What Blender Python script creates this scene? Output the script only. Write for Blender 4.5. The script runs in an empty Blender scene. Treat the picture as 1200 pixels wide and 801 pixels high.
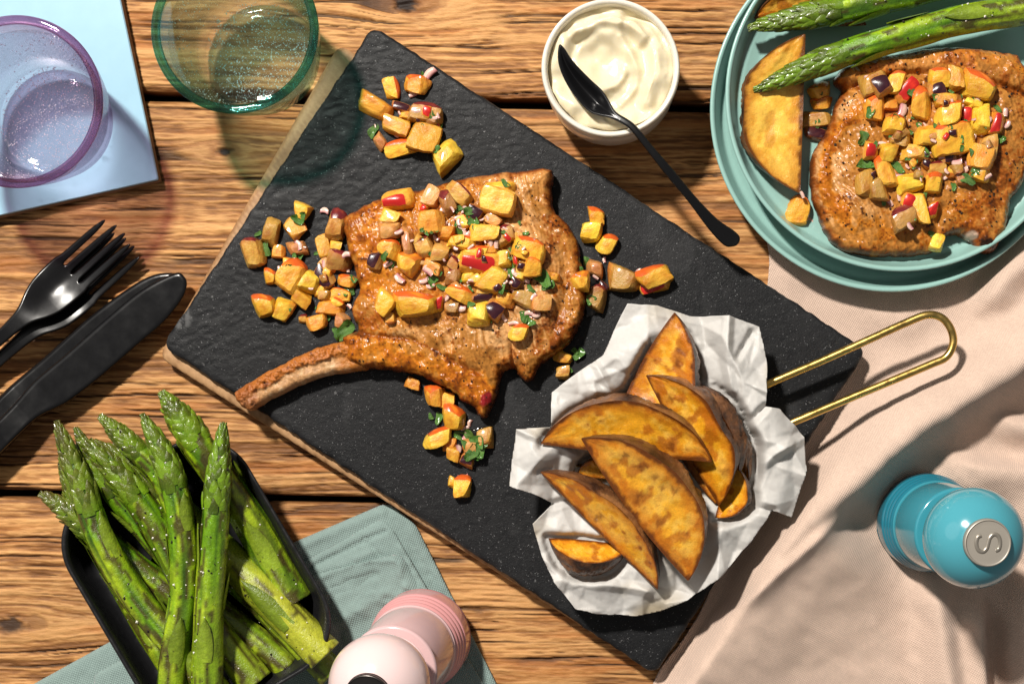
import bpy, math, random
import numpy as np
from mathutils import Vector, Matrix

# ------------------------------------------------------------------ camera, light, exposure
SC = bpy.context.scene
COL = SC.collection
PX = 0.00043            # metres on the table for one pixel of the 1200 px wide photograph
CH = 0.80               # camera height above the table
NX, NY = 720.0, 480.0   # the point straight below the lens

cam_d = bpy.data.cameras.new('camera')
cam = bpy.data.objects.new('camera', cam_d)
COL.objects.link(cam)
cam.location = (0, 0, CH)
cam.rotation_euler = (0, 0, 0)
cam_d.sensor_width = 36.0
cam_d.lens = 36.0 * CH / (1200 * PX)
cam_d.shift_x = (600 - NX) / 1200.0
cam_d.shift_y = (NY - 400.5) / 1200.0
cam_d.clip_start = 0.02
cam_d.clip_end = 20
SC.camera = cam

world = bpy.data.worlds.new('World')
SC.world = world
world.use_nodes = True
world.node_tree.nodes['Background'].inputs[0].default_value = (1.0, 0.97, 0.94, 1)
world.node_tree.nodes['Background'].inputs[1].default_value = 0.19

def area_lamp(name, direction, dist, size, watts, color, target=(-0.05, 0.03, 0)):
    d = bpy.data.lights.new(name, 'AREA')
    d.shape = 'DISK'
    d.size = size
    d.energy = watts
    d.color = color
    o = bpy.data.objects.new(name, d)
    COL.objects.link(o)
    v = Vector(direction).normalized()
    o.location = Vector(target) + v * dist
    o.rotation_euler = v.to_track_quat('Z', 'Y').to_euler()
    return o
area_lamp('key_lamp', (-0.30, 0.51, 0.80), 1.9, 0.15, 66, (1.0, 0.945, 0.87))
area_lamp('soft_box', (-0.75, 0.25, 0.65), 1.4, 1.0, 2.0, (1.0, 0.97, 0.93))

SC.view_settings.view_transform = 'Standard'
SC.view_settings.look = 'None'
SC.view_settings.exposure = 0.0
SC.view_settings.gamma = 1.0
SC.view_settings.use_curve_mapping = False
SC.render.engine = 'CYCLES'
SC.cycles.use_denoising = True
SC.cycles.caustics_refractive = True
SC.cycles.caustics_reflective = False
SC.cycles.sample_clamp_indirect = 6.0
SC.cycles.blur_glossy = 0.5
SC.cycles.max_bounces = 14
SC.cycles.transmission_bounces = 12
SC.cycles.transparent_max_bounces = 12

random.seed(7)
RNG = np.random.default_rng(7)

# ------------------------------------------------------------------ helpers
def W(x, y, z=0.0):
    """photograph pixel at height z (metres) -> point of the place"""
    k = PX * (CH - z) / CH
    return np.array([(x - NX) * k, (NY - y) * k, z])

def WA(xy, z):
    """array of pixels, array of heights -> points"""
    xy = np.asarray(xy, float)
    z = np.broadcast_to(np.asarray(z, float), (len(xy),))
    k = PX * (CH - z) / CH
    return np.stack([(xy[:, 0] - NX) * k, (NY - xy[:, 1]) * k, z], 1)

def _h(ix, iy, iz, seed):
    with np.errstate(over='ignore'):
        n = (ix.astype(np.int64) * 374761393 + iy.astype(np.int64) * 668265263
             + iz.astype(np.int64) * 2147483647 + seed * 1274126177) & 0xFFFFFFFF
        n = ((n ^ (n >> 13)) * 1274126177) & 0xFFFFFFFF
        n = ((n ^ (n >> 16)) * 2246822519) & 0xFFFFFFFF
        n = n ^ (n >> 15)
    return (n & 0xFFFFFF) / float(0xFFFFFF) * 2 - 1

def vn(x, y, seed=0, z=None):
    x = np.asarray(x, float); y = np.broadcast_to(np.asarray(y, float), x.shape)
    ix = np.floor(x); iy = np.floor(y)
    fx = x - ix; fy = y - iy
    ux = fx * fx * fx * (fx * (fx * 6 - 15) + 10)
    uy = fy * fy * fy * (fy * (fy * 6 - 15) + 10)
    ix = ix.astype(np.int64); iy = iy.astype(np.int64)
    def layer(iz):
        a = _h(ix, iy, iz, seed); b = _h(ix + 1, iy, iz, seed)
        c = _h(ix, iy + 1, iz, seed); d = _h(ix + 1, iy + 1, iz, seed)
        return (a * (1 - ux) + b * ux) * (1 - uy) + (c * (1 - ux) + d * ux) * uy
    if z is None:
        return layer(np.zeros_like(ix))
    z = np.broadcast_to(np.asarray(z, float), x.shape)
    iz = np.floor(z); fz = z - iz; uz = fz * fz * (3 - 2 * fz); iz = iz.astype(np.int64)
    return layer(iz) * (1 - uz) + layer(iz + 1) * uz

def fbm(x, y, octv=4, seed=0, z=None, gain=0.5):
    s = 0; a = 1.0; t = 0
    x = np.asarray(x, float); y = np.asarray(y, float)
    for i in range(octv):
        s = s + a * vn(x, y, seed + i * 17, z); t += a
        x = x * 2.03 + 5.1; y = y * 2.03 + 1.7
        if z is not None: z = np.asarray(z) * 2.03 + 3.3
        a *= gain
    return s / t

def sst(a, b, x):
    t = np.clip((np.asarray(x, float) - a) / (b - a), 0, 1)
    return t * t * (3 - 2 * t)

def mixc(c, col, f):
    f = np.clip(np.asarray(f, float), 0, 1)[..., None]
    return c * (1 - f) + np.asarray(col, float) * f

def catmull(pts, n=8, closed=True):
    P = np.asarray(pts, float); m = len(P); out = []
    rng = range(m) if closed else range(m - 1)
    for i in rng:
        if closed:
            p0, p1, p2, p3 = P[(i - 1) % m], P[i], P[(i + 1) % m], P[(i + 2) % m]
        else:
            p0, p1, p2, p3 = P[max(i - 1, 0)], P[i], P[i + 1], P[min(i + 2, m - 1)]
        for t in np.arange(n) / n:
            out.append(0.5 * ((2 * p1) + (-p0 + p2) * t + (2 * p0 - 5 * p1 + 4 * p2 - p3) * t * t
                              + (-p0 + 3 * p1 - 3 * p2 + p3) * t ** 3))
    if not closed: out.append(P[-1])
    return np.array(out)

def poly_sd(P, poly):
    """signed distance (inside positive) and closest boundary point"""
    A = np.asarray(poly, float); B = np.roll(A, -1, 0)
    best = np.full(len(P), 1e18); cp = np.zeros_like(P); ins = np.zeros(len(P), bool)
    for a, b in zip(A, B):
        e = b - a; L = e @ e
        if L < 1e-12: continue
        t = np.clip(((P - a) @ e) / L, 0, 1)
        q = a + t[:, None] * e
        d = ((P - q) ** 2).sum(1)
        m = d < best
        best[m] = d[m]; cp[m] = q[m]
        c = ((a[1] > P[:, 1]) != (b[1] > P[:, 1]))
        if c.any():
            xi = a[0] + (P[:, 1] - a[1]) / (b[1] - a[1] if b[1] != a[1] else 1e-12) * e[0]
            ins ^= c & (P[:, 0] < xi)
    d = np.sqrt(best)
    return np.where(ins, d, -d), cp

def poly_dist_line(P, line):
    """distance to an open polyline, signed side, and parameter 0..1 along it"""
    A = np.asarray(line, float)
    seg = np.sqrt(((A[1:] - A[:-1]) ** 2).sum(1)); cum = np.concatenate([[0], np.cumsum(seg)])
    best = np.full(len(P), 1e18); side = np.zeros(len(P)); par = np.zeros(len(P))
    for i in range(len(A) - 1):
        a, b = A[i], A[i + 1]; e = b - a; L = e @ e
        t = np.clip(((P - a) @ e) / L, 0, 1)
        q = a + t[:, None] * e
        d = ((P - q) ** 2).sum(1); m = d < best
        best[m] = d[m]
        side[m] = np.sign(e[0] * (P[m, 1] - a[1]) - e[1] * (P[m, 0] - a[0]))
        par[m] = (cum[i] + t[m] * seg[i]) / cum[-1]
    return np.sqrt(best), side, par

def mesh_np(name, V, F, smooth=True, col=None):
    V = np.asarray(V, np.float32)
    me = bpy.data.meshes.new(name)
    if isinstance(F, np.ndarray) and F.ndim == 2:
        nf, k = F.shape
        me.vertices.add(len(V)); me.vertices.foreach_set('co', V.ravel())
        me.loops.add(nf * k); me.loops.foreach_set('vertex_index', F.ravel().astype(np.int32))
        me.polygons.add(nf)
        me.polygons.foreach_set('loop_start', np.arange(0, nf * k, k, dtype=np.int32))
        me.update(calc_edges=True); me.validate()
    else:
        me.from_pydata([tuple(map(float, v)) for v in V], [], [tuple(int(i) for i in f) for f in F])
    if smooth:
        me.polygons.foreach_set('use_smooth', np.ones(len(me.polygons), bool))
    if col is not None and len(me.vertices) == len(V):
        a = me.color_attributes.new('col', 'FLOAT_COLOR', 'POINT')
        c = np.ones((len(V), 4), np.float32); c[:, :3] = col
        a.data.foreach_set('color', c.ravel())
    me.update()
    return me

def link(name, me, material=None, parent=None):
    o = bpy.data.objects.new(name, me)
    COL.objects.link(o)
    if material is not None and me is not None and len(me.materials) == 0:
        me.materials.append(material)
    if parent is not None: o.parent = parent
    return o

def build(name, V, F, material, parent=None, smooth=True, col=None, origin=None):
    V = np.asarray(V, float)
    if origin is not None: V = V - np.asarray(origin)
    o = link(name, mesh_np(name, V, F, smooth, col), material, parent)
    if origin is not None: o.location = [float(c) for c in origin]
    return o

def thing(name, label, cat, loc=(0, 0, 0), group=None):
    o = bpy.data.objects.new(name, None); COL.objects.link(o)
    o.empty_display_size = 0.01
    o.location = [float(c) for c in loc]
    return tag(o, label, cat, group)

def tag(o, label=None, cat=None, group=None, kind=None):
    if label: o['label'] = label
    if cat: o['category'] = cat
    if group: o['group'] = group
    if kind: o['kind'] = kind
    return o

def join(parts):
    """[(V, F)] -> one V, F (lists of faces)"""
    VV = []; FF = []; n = 0
    for V, F in parts:
        VV.append(np.asarray(V, float)); FF += [tuple(int(i) + n for i in f) for f in F]; n += len(V)
    return np.concatenate(VV), FF

def grid_faces(nu, nv, wrap_v=False):
    i = np.arange(nu - 1)[:, None]; m = nv if wrap_v else nv - 1
    j = np.arange(m)[None, :]; j2 = (j + 1) % nv
    return np.stack([i * nv + j, i * nv + j2, (i + 1) * nv + j2, (i + 1) * nv + j], -1).reshape(-1, 4)

def lathe(prof, n=64, smooth_pts=0):
    P = np.asarray(prof, float)
    a = np.arange(n) * 2 * math.pi / n
    V = np.stack([P[:, 0][:, None] * np.cos(a), P[:, 0][:, None] * np.sin(a),
                  np.repeat(P[:, 1][:, None], n, 1)], -1).reshape(-1, 3)
    return V, grid_faces(len(P), n, True)

def frames(P):
    P = np.asarray(P, float)
    T = np.gradient(P, axis=0); T /= np.linalg.norm(T, axis=1)[:, None] + 1e-12
    N = np.zeros_like(P)
    ref = np.array([0, 0, 1.0]); n = ref - T[0] * (ref @ T[0])
    if np.linalg.norm(n) < 1e-3: n = np.array([0, 1.0, 0]) - T[0] * T[0][1]
    N[0] = n / np.linalg.norm(n)
    for i in range(1, len(P)):
        n = N[i - 1] - T[i] * (N[i - 1] @ T[i]); N[i] = n / (np.linalg.norm(n) + 1e-12)
    return T, N, np.cross(T, N)

def tube(P, R, sides=12, caps=True):
    P = np.asarray(P, float); R = np.broadcast_to(np.asarray(R, float), (len(P),))
    T, N, B = frames(P)
    a = np.arange(sides) * 2 * math.pi / sides
    V = P[:, None, :] + R[:, None, None] * (np.cos(a)[None, :, None] * N[:, None, :] + np.sin(a)[None, :, None] * B[:, None, :])
    F = [tuple(f) for f in grid_faces(len(P), sides, True)]
    if caps:
        F.append(tuple(range(sides))[::-1]); n = (len(P) - 1) * sides
        F.append(tuple(n + i for i in range(sides)))
    return V.reshape(-1, 3), F

def blob(poly, step, smooth_n=6, wob=0.0, wob_f=0.1, seed=0):
    """fill an outline (pixels) with a quad sheet whose rim follows the outline exactly"""
    pl = catmull(poly, smooth_n) if smooth_n else np.asarray(poly, float)
    if wob:
        d = np.roll(pl, -1, 0) - np.roll(pl, 1, 0)
        nrm = np.stack([-d[:, 1], d[:, 0]], 1); nrm /= np.linalg.norm(nrm, axis=1)[:, None] + 1e-9
        pl = pl + nrm * (wob * fbm(pl[:, 0] * wob_f, pl[:, 1] * wob_f, 3, seed))[:, None]
    lo = pl.min(0) - step; hi = pl.max(0) + step
    xs = np.arange(lo[0], hi[0] + step, step); ys = np.arange(lo[1], hi[1] + step, step)
    X, Y = np.meshgrid(xs, ys, indexing='ij')
    P = np.stack([X.ravel(), Y.ravel()], 1)
    sd, cp = poly_sd(P, pl)
    Q = grid_faces(len(xs), len(ys))
    keep = (sd[Q] > 0).any(1)
    Q = Q[keep]
    out = sd < 0
    P[out] = cp[out]; sd = np.maximum(sd, 0)
    used = np.unique(Q); m = np.full(len(P), -1); m[used] = np.arange(len(used))
    return P[used], sd[used], m[Q], pl

def solid(P, sd, Q, ztop, zbot, zref):
    """top sheet and underside sharing the rim -> closed solid. pixels -> metres at height zref"""
    k = PX * (CH - zref) / CH
    n = len(P)
    rim = sd <= 1e-6
    X = (P[:, 0] - NX) * k; Y = (NY - P[:, 1]) * k
    top = np.stack([X, Y, ztop], 1)
    inner = np.where(~rim)[0]
    m = np.arange(n); m[inner] = n + np.arange(len(inner))
    bot = np.stack([X, Y, zbot], 1)[inner]
    F = np.concatenate([Q, m[Q][:, ::-1]])   # pixel y points down: this order faces up
    return np.concatenate([top, bot]), F, inner

def rot_z(a):
    c, s = math.cos(a), math.sin(a)
    return np.array([[c, -s, 0], [s, c, 0], [0, 0, 1]])

# ------------------------------------------------------------------ materials
def pm(name, base=None, rough=0.5, bump=(), var=None, sss=None, metallic=0.0, coat=0.0, sheen=0.0,
       spec=0.5, rvar=None, stretch=(1, 1, 1), specks=None, trans=0.0, ior=1.45, aniso=0.0, back=None):
    """procedural principled material; base None reads the vertex colour 'col'"""
    m = bpy.data.materials.new(name); m.use_nodes = True
    nt = m.node_tree; N = nt.nodes; L = nt.links
    b = N['Principled BSDF']
    b.inputs['Roughness'].default_value = rough
    b.inputs['Metallic'].default_value = metallic
    b.inputs['Specular IOR Level'].default_value = spec
    b.inputs['Coat Weight'].default_value = coat
    b.inputs['Coat Roughness'].default_value = 0.12
    b.inputs['Sheen Weight'].default_value = sheen
    b.inputs['Transmission Weight'].default_value = trans
    b.inputs['IOR'].default_value = ior
    tc = N.new('ShaderNodeTexCoord'); mp = N.new('ShaderNodeMapping')
    mp.inputs['Scale'].default_value = stretch
    L.new(tc.outputs['Object'], mp.inputs['Vector'])
    def noise(scale, detail=4, rough_=0.55):
        n = N.new('ShaderNodeTexNoise'); n.inputs['Scale'].default_value = scale
        n.inputs['Detail'].default_value = detail; n.inputs['Roughness'].default_value = rough_
        L.new(mp.outputs['Vector'], n.inputs['Vector']); return n.outputs['Fac']
    if base is None:
        at = N.new('ShaderNodeAttribute'); at.attribute_name = 'col'; csock = at.outputs['Color']
    else:
        rgb = N.new('ShaderNodeRGB'); rgb.outputs[0].default_value = (*base, 1); csock = rgb.outputs[0]
    if var:
        for sc_, amt in (var if isinstance(var[0], (tuple, list)) else [var]):
            f = noise(sc_)
            mr = N.new('ShaderNodeMapRange'); mr.inputs['From Min'].default_value = 0.25; mr.inputs['From Max'].default_value = 0.75
            mr.inputs['To Min'].default_value = 1 - amt; mr.inputs['To Max'].default_value = 1 + amt
            L.new(f, mr.inputs['Value'])
            mx = N.new('ShaderNodeVectorMath'); mx.operation = 'SCALE'
            L.new(csock, mx.inputs[0]); L.new(mr.outputs[0], mx.inputs['Scale']); csock = mx.outputs['Vector']
    if specks:
        for sc_, lo, hi, colr in specks:
            f = noise(sc_, 2, 0.5)
            cr = N.new('ShaderNodeMapRange'); cr.inputs['From Min'].default_value = lo; cr.inputs['From Max'].default_value = hi
            L.new(f, cr.inputs['Value'])
            mx = N.new('ShaderNodeMix'); mx.data_type = 'RGBA'
            L.new(cr.outputs[0], mx.inputs['Factor']); L.new(csock, mx.inputs['A']); mx.inputs['B'].default_value = (*colr, 1)
            csock = mx.outputs['Result']
    L.new(csock, b.inputs['Base Color'])
    if rvar:
        sc_, lo, hi = rvar
        mr = N.new('ShaderNodeMapRange'); mr.inputs['From Min'].default_value = 0.3; mr.inputs['From Max'].default_value = 0.7
        mr.inputs['To Min'].default_value = lo; mr.inputs['To Max'].default_value = hi
        L.new(noise(sc_), mr.inputs['Value']); L.new(mr.outputs[0], b.inputs['Roughness'])
    if sss:
        w, rad, rr = sss
        b.inputs['Subsurface Weight'].default_value = w
        b.inputs['Subsurface Radius'].default_value = rr
        b.inputs['Subsurface Scale'].default_value = rad
    prev = None
    for sc_, st, dist in bump:
        bp = N.new('ShaderNodeBump'); bp.inputs['Strength'].default_value = st; bp.inputs['Distance'].default_value = dist
        L.new(noise(sc_, 5, 0.6), bp.inputs['Height'])
        if prev: L.new(prev, bp.inputs['Normal'])
        prev = bp.outputs['Normal']
    if prev: L.new(prev, b.inputs['Normal'])
    m['bsdf'] = b.name
    return m

def glass_mat(name, tint, edge_tint, ior=1.5, refr=0.12, power=2.0):
    """clear body: mostly straight-through, partly refracted; longer paths near grazing angles take more of the glass colour"""
    m = bpy.data.materials.new(name); m.use_nodes = True
    nt = m.node_tree; N = nt.nodes; L = nt.links
    N.remove(N['Principled BSDF'])
    lw = N.new('ShaderNodeLayerWeight')
    pt = N.new('ShaderNodeMath'); pt.operation = 'POWER'; pt.inputs[1].default_value = power; L.new(lw.outputs['Facing'], pt.inputs[0])
    cm = N.new('ShaderNodeMix'); cm.data_type = 'RGBA'; cm.inputs['A'].default_value = (*tint, 1); cm.inputs['B'].default_value = (*edge_tint, 1)
    L.new(pt.outputs[0], cm.inputs['Factor'])
    tr = N.new('ShaderNodeBsdfTransparent'); L.new(cm.outputs['Result'], tr.inputs[0])
    rf = N.new('ShaderNodeBsdfRefraction'); L.new(cm.outputs['Result'], rf.inputs['Color']); rf.inputs['IOR'].default_value = ior; rf.inputs['Roughness'].default_value = 0.0
    mx = N.new('ShaderNodeMixShader'); mx.inputs[0].default_value = refr
    L.new(tr.outputs[0], mx.inputs[1]); L.new(rf.outputs[0], mx.inputs[2])
    gl = N.new('ShaderNodeBsdfGlossy'); gl.inputs['Roughness'].default_value = 0.03
    pw = N.new('ShaderNodeMath'); pw.operation = 'POWER'; pw.inputs[1].default_value = 4.0
    L.new(lw.outputs['Facing'], pw.inputs[0])
    fr = N.new('ShaderNodeMath'); fr.operation = 'MULTIPLY_ADD'; fr.inputs[1].default_value = 0.5; fr.inputs[2].default_value = 0.035 if ior > 1.4 else 0.02
    L.new(pw.outputs[0], fr.inputs[0])
    m2 = N.new('ShaderNodeMixShader'); L.new(fr.outputs[0], m2.inputs[0]); L.new(mx.outputs[0], m2.inputs[1]); L.new(gl.outputs[0], m2.inputs[2])
    L.new(m2.outputs[0], N['Material Output'].inputs['Surface'])
    return m

def weave_mat(name, base, freq, ang=0.0, rough=0.85, amt=0.12, dist=0.00025):
    """woven linen: crossed threads in bump and colour"""
    m = pm(name, base, rough=rough, sheen=0.25, spec=0.2, var=[(60, 0.06), (700, 0.08)])
    nt = m.node_tree; N = nt.nodes; L = nt.links; b = N['Principled BSDF']
    tc = N.new('ShaderNodeTexCoord'); mp = N.new('ShaderNodeMapping'); mp.inputs['Rotation'].default_value = (0, 0, ang)
    L.new(tc.outputs['Object'], mp.inputs['Vector'])
    waves = []
    for d in ('X', 'Y'):
        w = N.new('ShaderNodeTexWave'); w.bands_direction = d
        w.inputs['Scale'].default_value = freq; w.inputs['Distortion'].default_value = 1.2; w.inputs['Detail'].default_value = 2
        w.inputs['Detail Scale'].default_value = 0.6
        L.new(mp.outputs['Vector'], w.inputs['Vector']); waves.append(w.outputs['Fac'])
    ad = N.new('ShaderNodeMath'); ad.operation = 'MULTIPLY'
    L.new(waves[0], ad.inputs[0]); L.new(waves[1], ad.inputs[1])
    bp = N.new('ShaderNodeBump'); bp.inputs['Strength'].default_value = 0.9; bp.inputs['Distance'].default_value = dist
    L.new(ad.outputs[0], bp.inputs['Height']); L.new(bp.outputs['Normal'], b.inputs['Normal'])
    src = b.inputs['Base Color'].links[0].from_socket
    mr = N.new('ShaderNodeMapRange'); mr.inputs['To Min'].default_value = 1 - amt; mr.inputs['To Max'].default_value = 1 + amt
    L.new(ad.outputs[0], mr.inputs['Value'])
    vm = N.new('ShaderNodeVectorMath'); vm.operation = 'SCALE'
    L.new(src, vm.inputs[0]); L.new(mr.outputs[0], vm.inputs['Scale']); L.new(vm.outputs['Vector'], b.inputs['Base Color'])
    return m

# height map of everything laid so far, in pixels of the table plane (for stacking small food pieces)
ZM = np.zeros((1400, 1000))
def zm_stamp(V):
    """raise the height map by a cloud of points (world)"""
    ix = np.round(V[:, 0] / PX + NX).astype(int) + 100; iy = np.round(NY - V[:, 1] / PX).astype(int) + 100
    ok = (ix >= 1) & (ix < 1399) & (iy >= 1) & (iy < 999)
    for dx in (-1, 0, 1):
        for dy in (-1, 0, 1):
            np.maximum.at(ZM, (ix[ok] + dx, iy[ok] + dy), V[ok, 2])
def zm_disc(x, y, r):
    ix, iy = int(round(x / PX + NX)) + 100, int(round(NY - y / PX)) + 100
    r = max(1, int(round(r / PX)))
    gx, gy = np.mgrid[-r:r + 1, -r:r + 1]; m = gx * gx + gy * gy <= r * r
    return np.clip(ix + gx[m], 0, 1399), np.clip(iy + gy[m], 0, 999)

# ------------------------------------------------------------------ table of brushed planks
KNOTS = [(475, 2, 26, 15, 1.0), (262, 177, 13, 8, 1.0), (12, 732, 26, 15, 0.9), (560, 716, 10, 6, 0.4), (95, 560, 9, 5, 0.3)]
def plank(name, y0, y1, slope, seed, parent, mat_):
    dx, dy = 3.0, 1.15
    xs = np.arange(-150, 1380, dx); nv = int((y1 - y0) / dy)
    vs = np.linspace(0, 1, nv)
    X, Vv = np.meshgrid(xs, vs, indexing='ij')
    Y = y0 + (y1 - y0) * Vv + slope * (X - 170)
    edge = np.minimum(Vv, 1 - Vv) * (y1 - y0)
    warp = 9 * fbm(X / 520, Y / 110, 3, seed) + 2.6 * fbm(X / 130, Y / 34, 3, seed + 5)
    u = Y + warp; kn = np.zeros_like(X); kdark = np.zeros_like(X)
    for kx, ky, rx, ry, am in KNOTS:
        ex = (X - kx) / rx; ey = (Y - ky) / ry
        r2 = ex * ex + ey * ey
        f = np.exp(-((X - kx) / (rx * 2.6)) ** 2 - ((Y - ky) / (ry * 2.6)) ** 2)
        u = u - am * ry * 1.1 * f * np.tanh((Y - ky) / (ry * 0.8))
        wob = 1 + 0.45 * fbm(X / 7, Y / 5, 3, seed + 3)
        kn = np.maximum(kn, am * np.exp(-(r2 * wob) * 1.1))
        kdark = np.maximum(kdark, am * sst(0.85, 0.35, np.sqrt(r2) * wob))
    band = fbm(X / 700, u / 15, 3, seed + 11)                   # broad early / late wood bands
    mid = fbm(X / 300, u / 4.6, 3, seed + 23, gain=0.6)
    fine = fbm(X / 48, u / 2.4, 2, seed + 31)
    fibre = fbm(X / 13, u / 2.0, 2, seed + 37)
    blot = fbm(X / 55, Y / 16, 3, seed + 39)
    crk = fbm(X / 210, u / 3.0, 3, seed + 41)
    crack = sst(0.24, 0.42, crk) * sst(-0.25, 0.2, fbm(X / 130, u / 22, 2, seed + 43))
    gouge = sst(0.34, 0.6, fbm(X / 46, u / 3.6, 3, seed + 51)) * sst(0.0, 0.3, fbm(X / 150, u / 50, 2, seed + 53))
    hgt = 0.55 * band + 0.85 * mid + 0.35 * fine
    z = 0.00080 * hgt - 0.0014 * crack - 0.0007 * gouge - 0.0014 * kdark + 0.0005 * kn + 0.00030 * fibre + 0.00030 * blot
    z -= 0.0032 * np.exp(-edge / (3.0 + 1.8 * vn(X / 26, Y * 0 + seed, seed + 61)))
    z = z - 0.0014
    light = np.array([0.485, 0.250, 0.088]); honey = np.array([0.315, 0.140, 0.042]); brown = np.array([0.145, 0.056, 0.016]); dark = np.array([0.030, 0.013, 0.006])
    tone = sst(-0.75, 0.75, hgt * 0.8 + 0.45 * fibre + 0.30 * blot + 0.3 * fine)
    c = np.broadcast_to(honey, X.shape + (3,)).copy()
    c = mixc(c, light, sst(0.45, 0.85, tone))
    c = mixc(c, brown, sst(0.40, 0.08, tone) * 0.8)
    patch = fbm(X / 260, Y / 70, 3, seed + 71)
    c = c * (1 + 0.22 * patch)[..., None]
    c = mixc(c, [0.36, 0.125, 0.026], 0.5 * sst(0.2, 0.55, fbm(X / 170, u / 16, 2, seed + 73)))
    c = mixc(c, dark, 0.85 * crack); c = mixc(c, [0.12, 0.048, 0.015], 0.55 * gouge)
    c = mixc(c, [0.20, 0.066, 0.016], 0.7 * kn); c = mixc(c, [0.016, 0.008, 0.005], kdark)
    c = mixc(c, [0.09, 0.035, 0.012], 0.6 * np.exp(-edge / 2.5))
    xy = np.stack([X.ravel(), Y.ravel()], 1)
    V = np.stack([(xy[:, 0] - NX) * PX, (NY - xy[:, 1]) * PX, z.ravel()], 1)
    F = grid_faces(len(xs), nv)
    nu = len(xs)
    V2 = V.reshape(nu, nv, 3)
    low = np.concatenate([V2[:, 0], V2[:, -1]]); low = low.copy(); low[:, 2] = -0.022
    base = nu * nv
    i = np.arange(nu - 1)
    s1 = np.stack([i * nv, (i + 1) * nv, base + i + 1, base + i], 1)[:, ::-1]
    s2 = np.stack([i * nv + nv - 1, (i + 1) * nv + nv - 1, base + nu + i + 1, base + nu + i], 1)
    bt = np.stack([base + i, base + i + 1, base + nu + i + 1, base + nu + i], 1)[:, ::-1]
    Vall = np.concatenate([V, low])
    call = np.concatenate([c.reshape(-1, 3), np.broadcast_to([0.05, 0.02, 0.008], (2 * nu, 3))])
    return build(name, Vall, np.concatenate([F, s1[:, ::-1], s2[:, ::-1], bt[:, ::-1]]), mat_, parent, True, call)

M_wood = pm('brushed_wood', None, rough=0.62, spec=0.35, var=[(420, 0.16), (1900, 0.12)], stretch=(0.16, 1, 1), bump=[(1500, 0.6, 0.0005), (4000, 0.4, 0.0002)])
table = tag(thing('table', 'rustic table of brushed brown wooden planks under everything', 'table'), kind='structure')
plank('plank', -170, 106, 0.020, 3, table, M_wood)
plank('plank', 117, 577, 0.020, 29, table, M_wood)
plank('plank', 585, 960, 0.018, 57, table, M_wood)
M_under = pm('table_underside', (0.012, 0.007, 0.004), rough=0.9)
uV = WA([(-150, -170), (1380, -170), (1380, 960), (-150, 960)], 0); uV[:, 2] = -0.024
build('under_board', np.concatenate([uV, uV - [0, 0, 0.01]]), [(3, 2, 1, 0), (4, 5, 6, 7), (0, 1, 5, 4), (1, 2, 6, 5), (2, 3, 7, 6), (3, 0, 4, 7)], M_under, table, False)

# ------------------------------------------------------------------ slate on its wooden board
Z_WB = 0.0085       # top of the wooden board
Z_SL = 0.0140       # top of the slate
def rounded(corners, r, n=5):
    C = np.asarray(corners, float); out = []
    for i in range(len(C)):
        p, q, s = C[i - 1], C[i], C[(i + 1) % len(C)]
        a = (p - q) / np.linalg.norm(p - q); b = (s - q) / np.linalg.norm(s - q)
        p0 = q + a * r; p1 = q + b * r
        for t in np.linspace(0, 1, n):
            out.append((1 - t) ** 2 * p0 + 2 * t * (1 - t) * q + t * t * p1)
    return np.array(out)
def densify(poly, d):
    out = []
    for a, b in zip(poly, np.roll(poly, -1, 0)):
        n = max(1, int(np.linalg.norm(b - a) / d))
        out += [a + (b - a) * t / n for t in range(n)]
    return np.array(out)
wb_poly = rounded([(397, 51), (185, 418), (742, 772), (970, 410)], 13)
P, sd, Q, _ = blob(wb_poly, 4.0, 0)
zt = np.where(sd <= 1e-6, Z_WB - 0.0015, Z_WB - 0.0012 * np.exp(-sd / 2.0))
zb = np.full(len(P), 0.0003)
V, F, inn = solid(P, sd, Q, zt, zb, Z_WB)
ua = (P @ np.array([0.837, 0.549])); va = (P @ np.array([-0.549, 0.837]))
g = fbm(va / 150, ua / 7, 4, 91) + 0.5 * fbm(va / 60, ua / 2.5, 2, 93)
c = mixc(np.broadcast_to([0.40, 0.235, 0.115], (len(P), 3)).copy(), [0.24, 0.125, 0.055], sst(-0.3, 0.8, g))
c = np.concatenate([c, c[inn]])
M_board = pm('board_wood', None, rough=0.55, spec=0.3, var=[(900, 0.10)], bump=[(1400, 0.3, 0.0002)])
tag(build('wooden_board', V, F, M_board, None, True, c), 'pale wooden board lying under the black slate, its edge showing', 'board')

SL_C = [(437, 29), (189, 405), (768, 791), (1017, 410)]
sl_poly = rounded(SL_C, 14)
st = 2.2
P, sd, Q, sl_pl = blob(densify(sl_poly, 3.0), st, 0, wob=1.6, wob_f=0.09, seed=4)
wx = P[:, 0] + 26 * fbm(P[:, 0] / 120, P[:, 1] / 120, 2, 5); wy = P[:, 1] + 20 * fbm(P[:, 0] / 90, P[:, 1] / 70, 3, 6)
ang = 0.22
a1 = wx * math.cos(ang) - wy * math.sin(ang); b1 = wx * math.sin(ang) + wy * math.cos(ang)
cle = fbm(a1 / 22, b1 / 4.6, 3, 7, gain=0.6); cle = 1 - np.abs(cle) * 2.6 + 0.5 * fbm(a1 / 9, b1 / 3.4, 2, 77)
broad = fbm(P[:, 0] / 110, P[:, 1] / 90, 3, 8)
grainy = fbm(P[:, 0] / 4.0, P[:, 1] / 4.0, 2, 9)
rough_zone = sst(640, 300, P[:, 0] * 0.55 + P[:, 1] * 0.75)      # strongly cleft towards one end
zt = Z_SL - 0.0004 + (0.00024 * cle) * (0.10 + 0.90 * rough_zone) + 0.00012 * broad + 0.00008 * grainy
zt -= 0.0010 * np.exp(-sd / (2.0 + 1.2 * fbm(P[:, 0] / 14, P[:, 1] / 14, 2, 10)))
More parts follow.
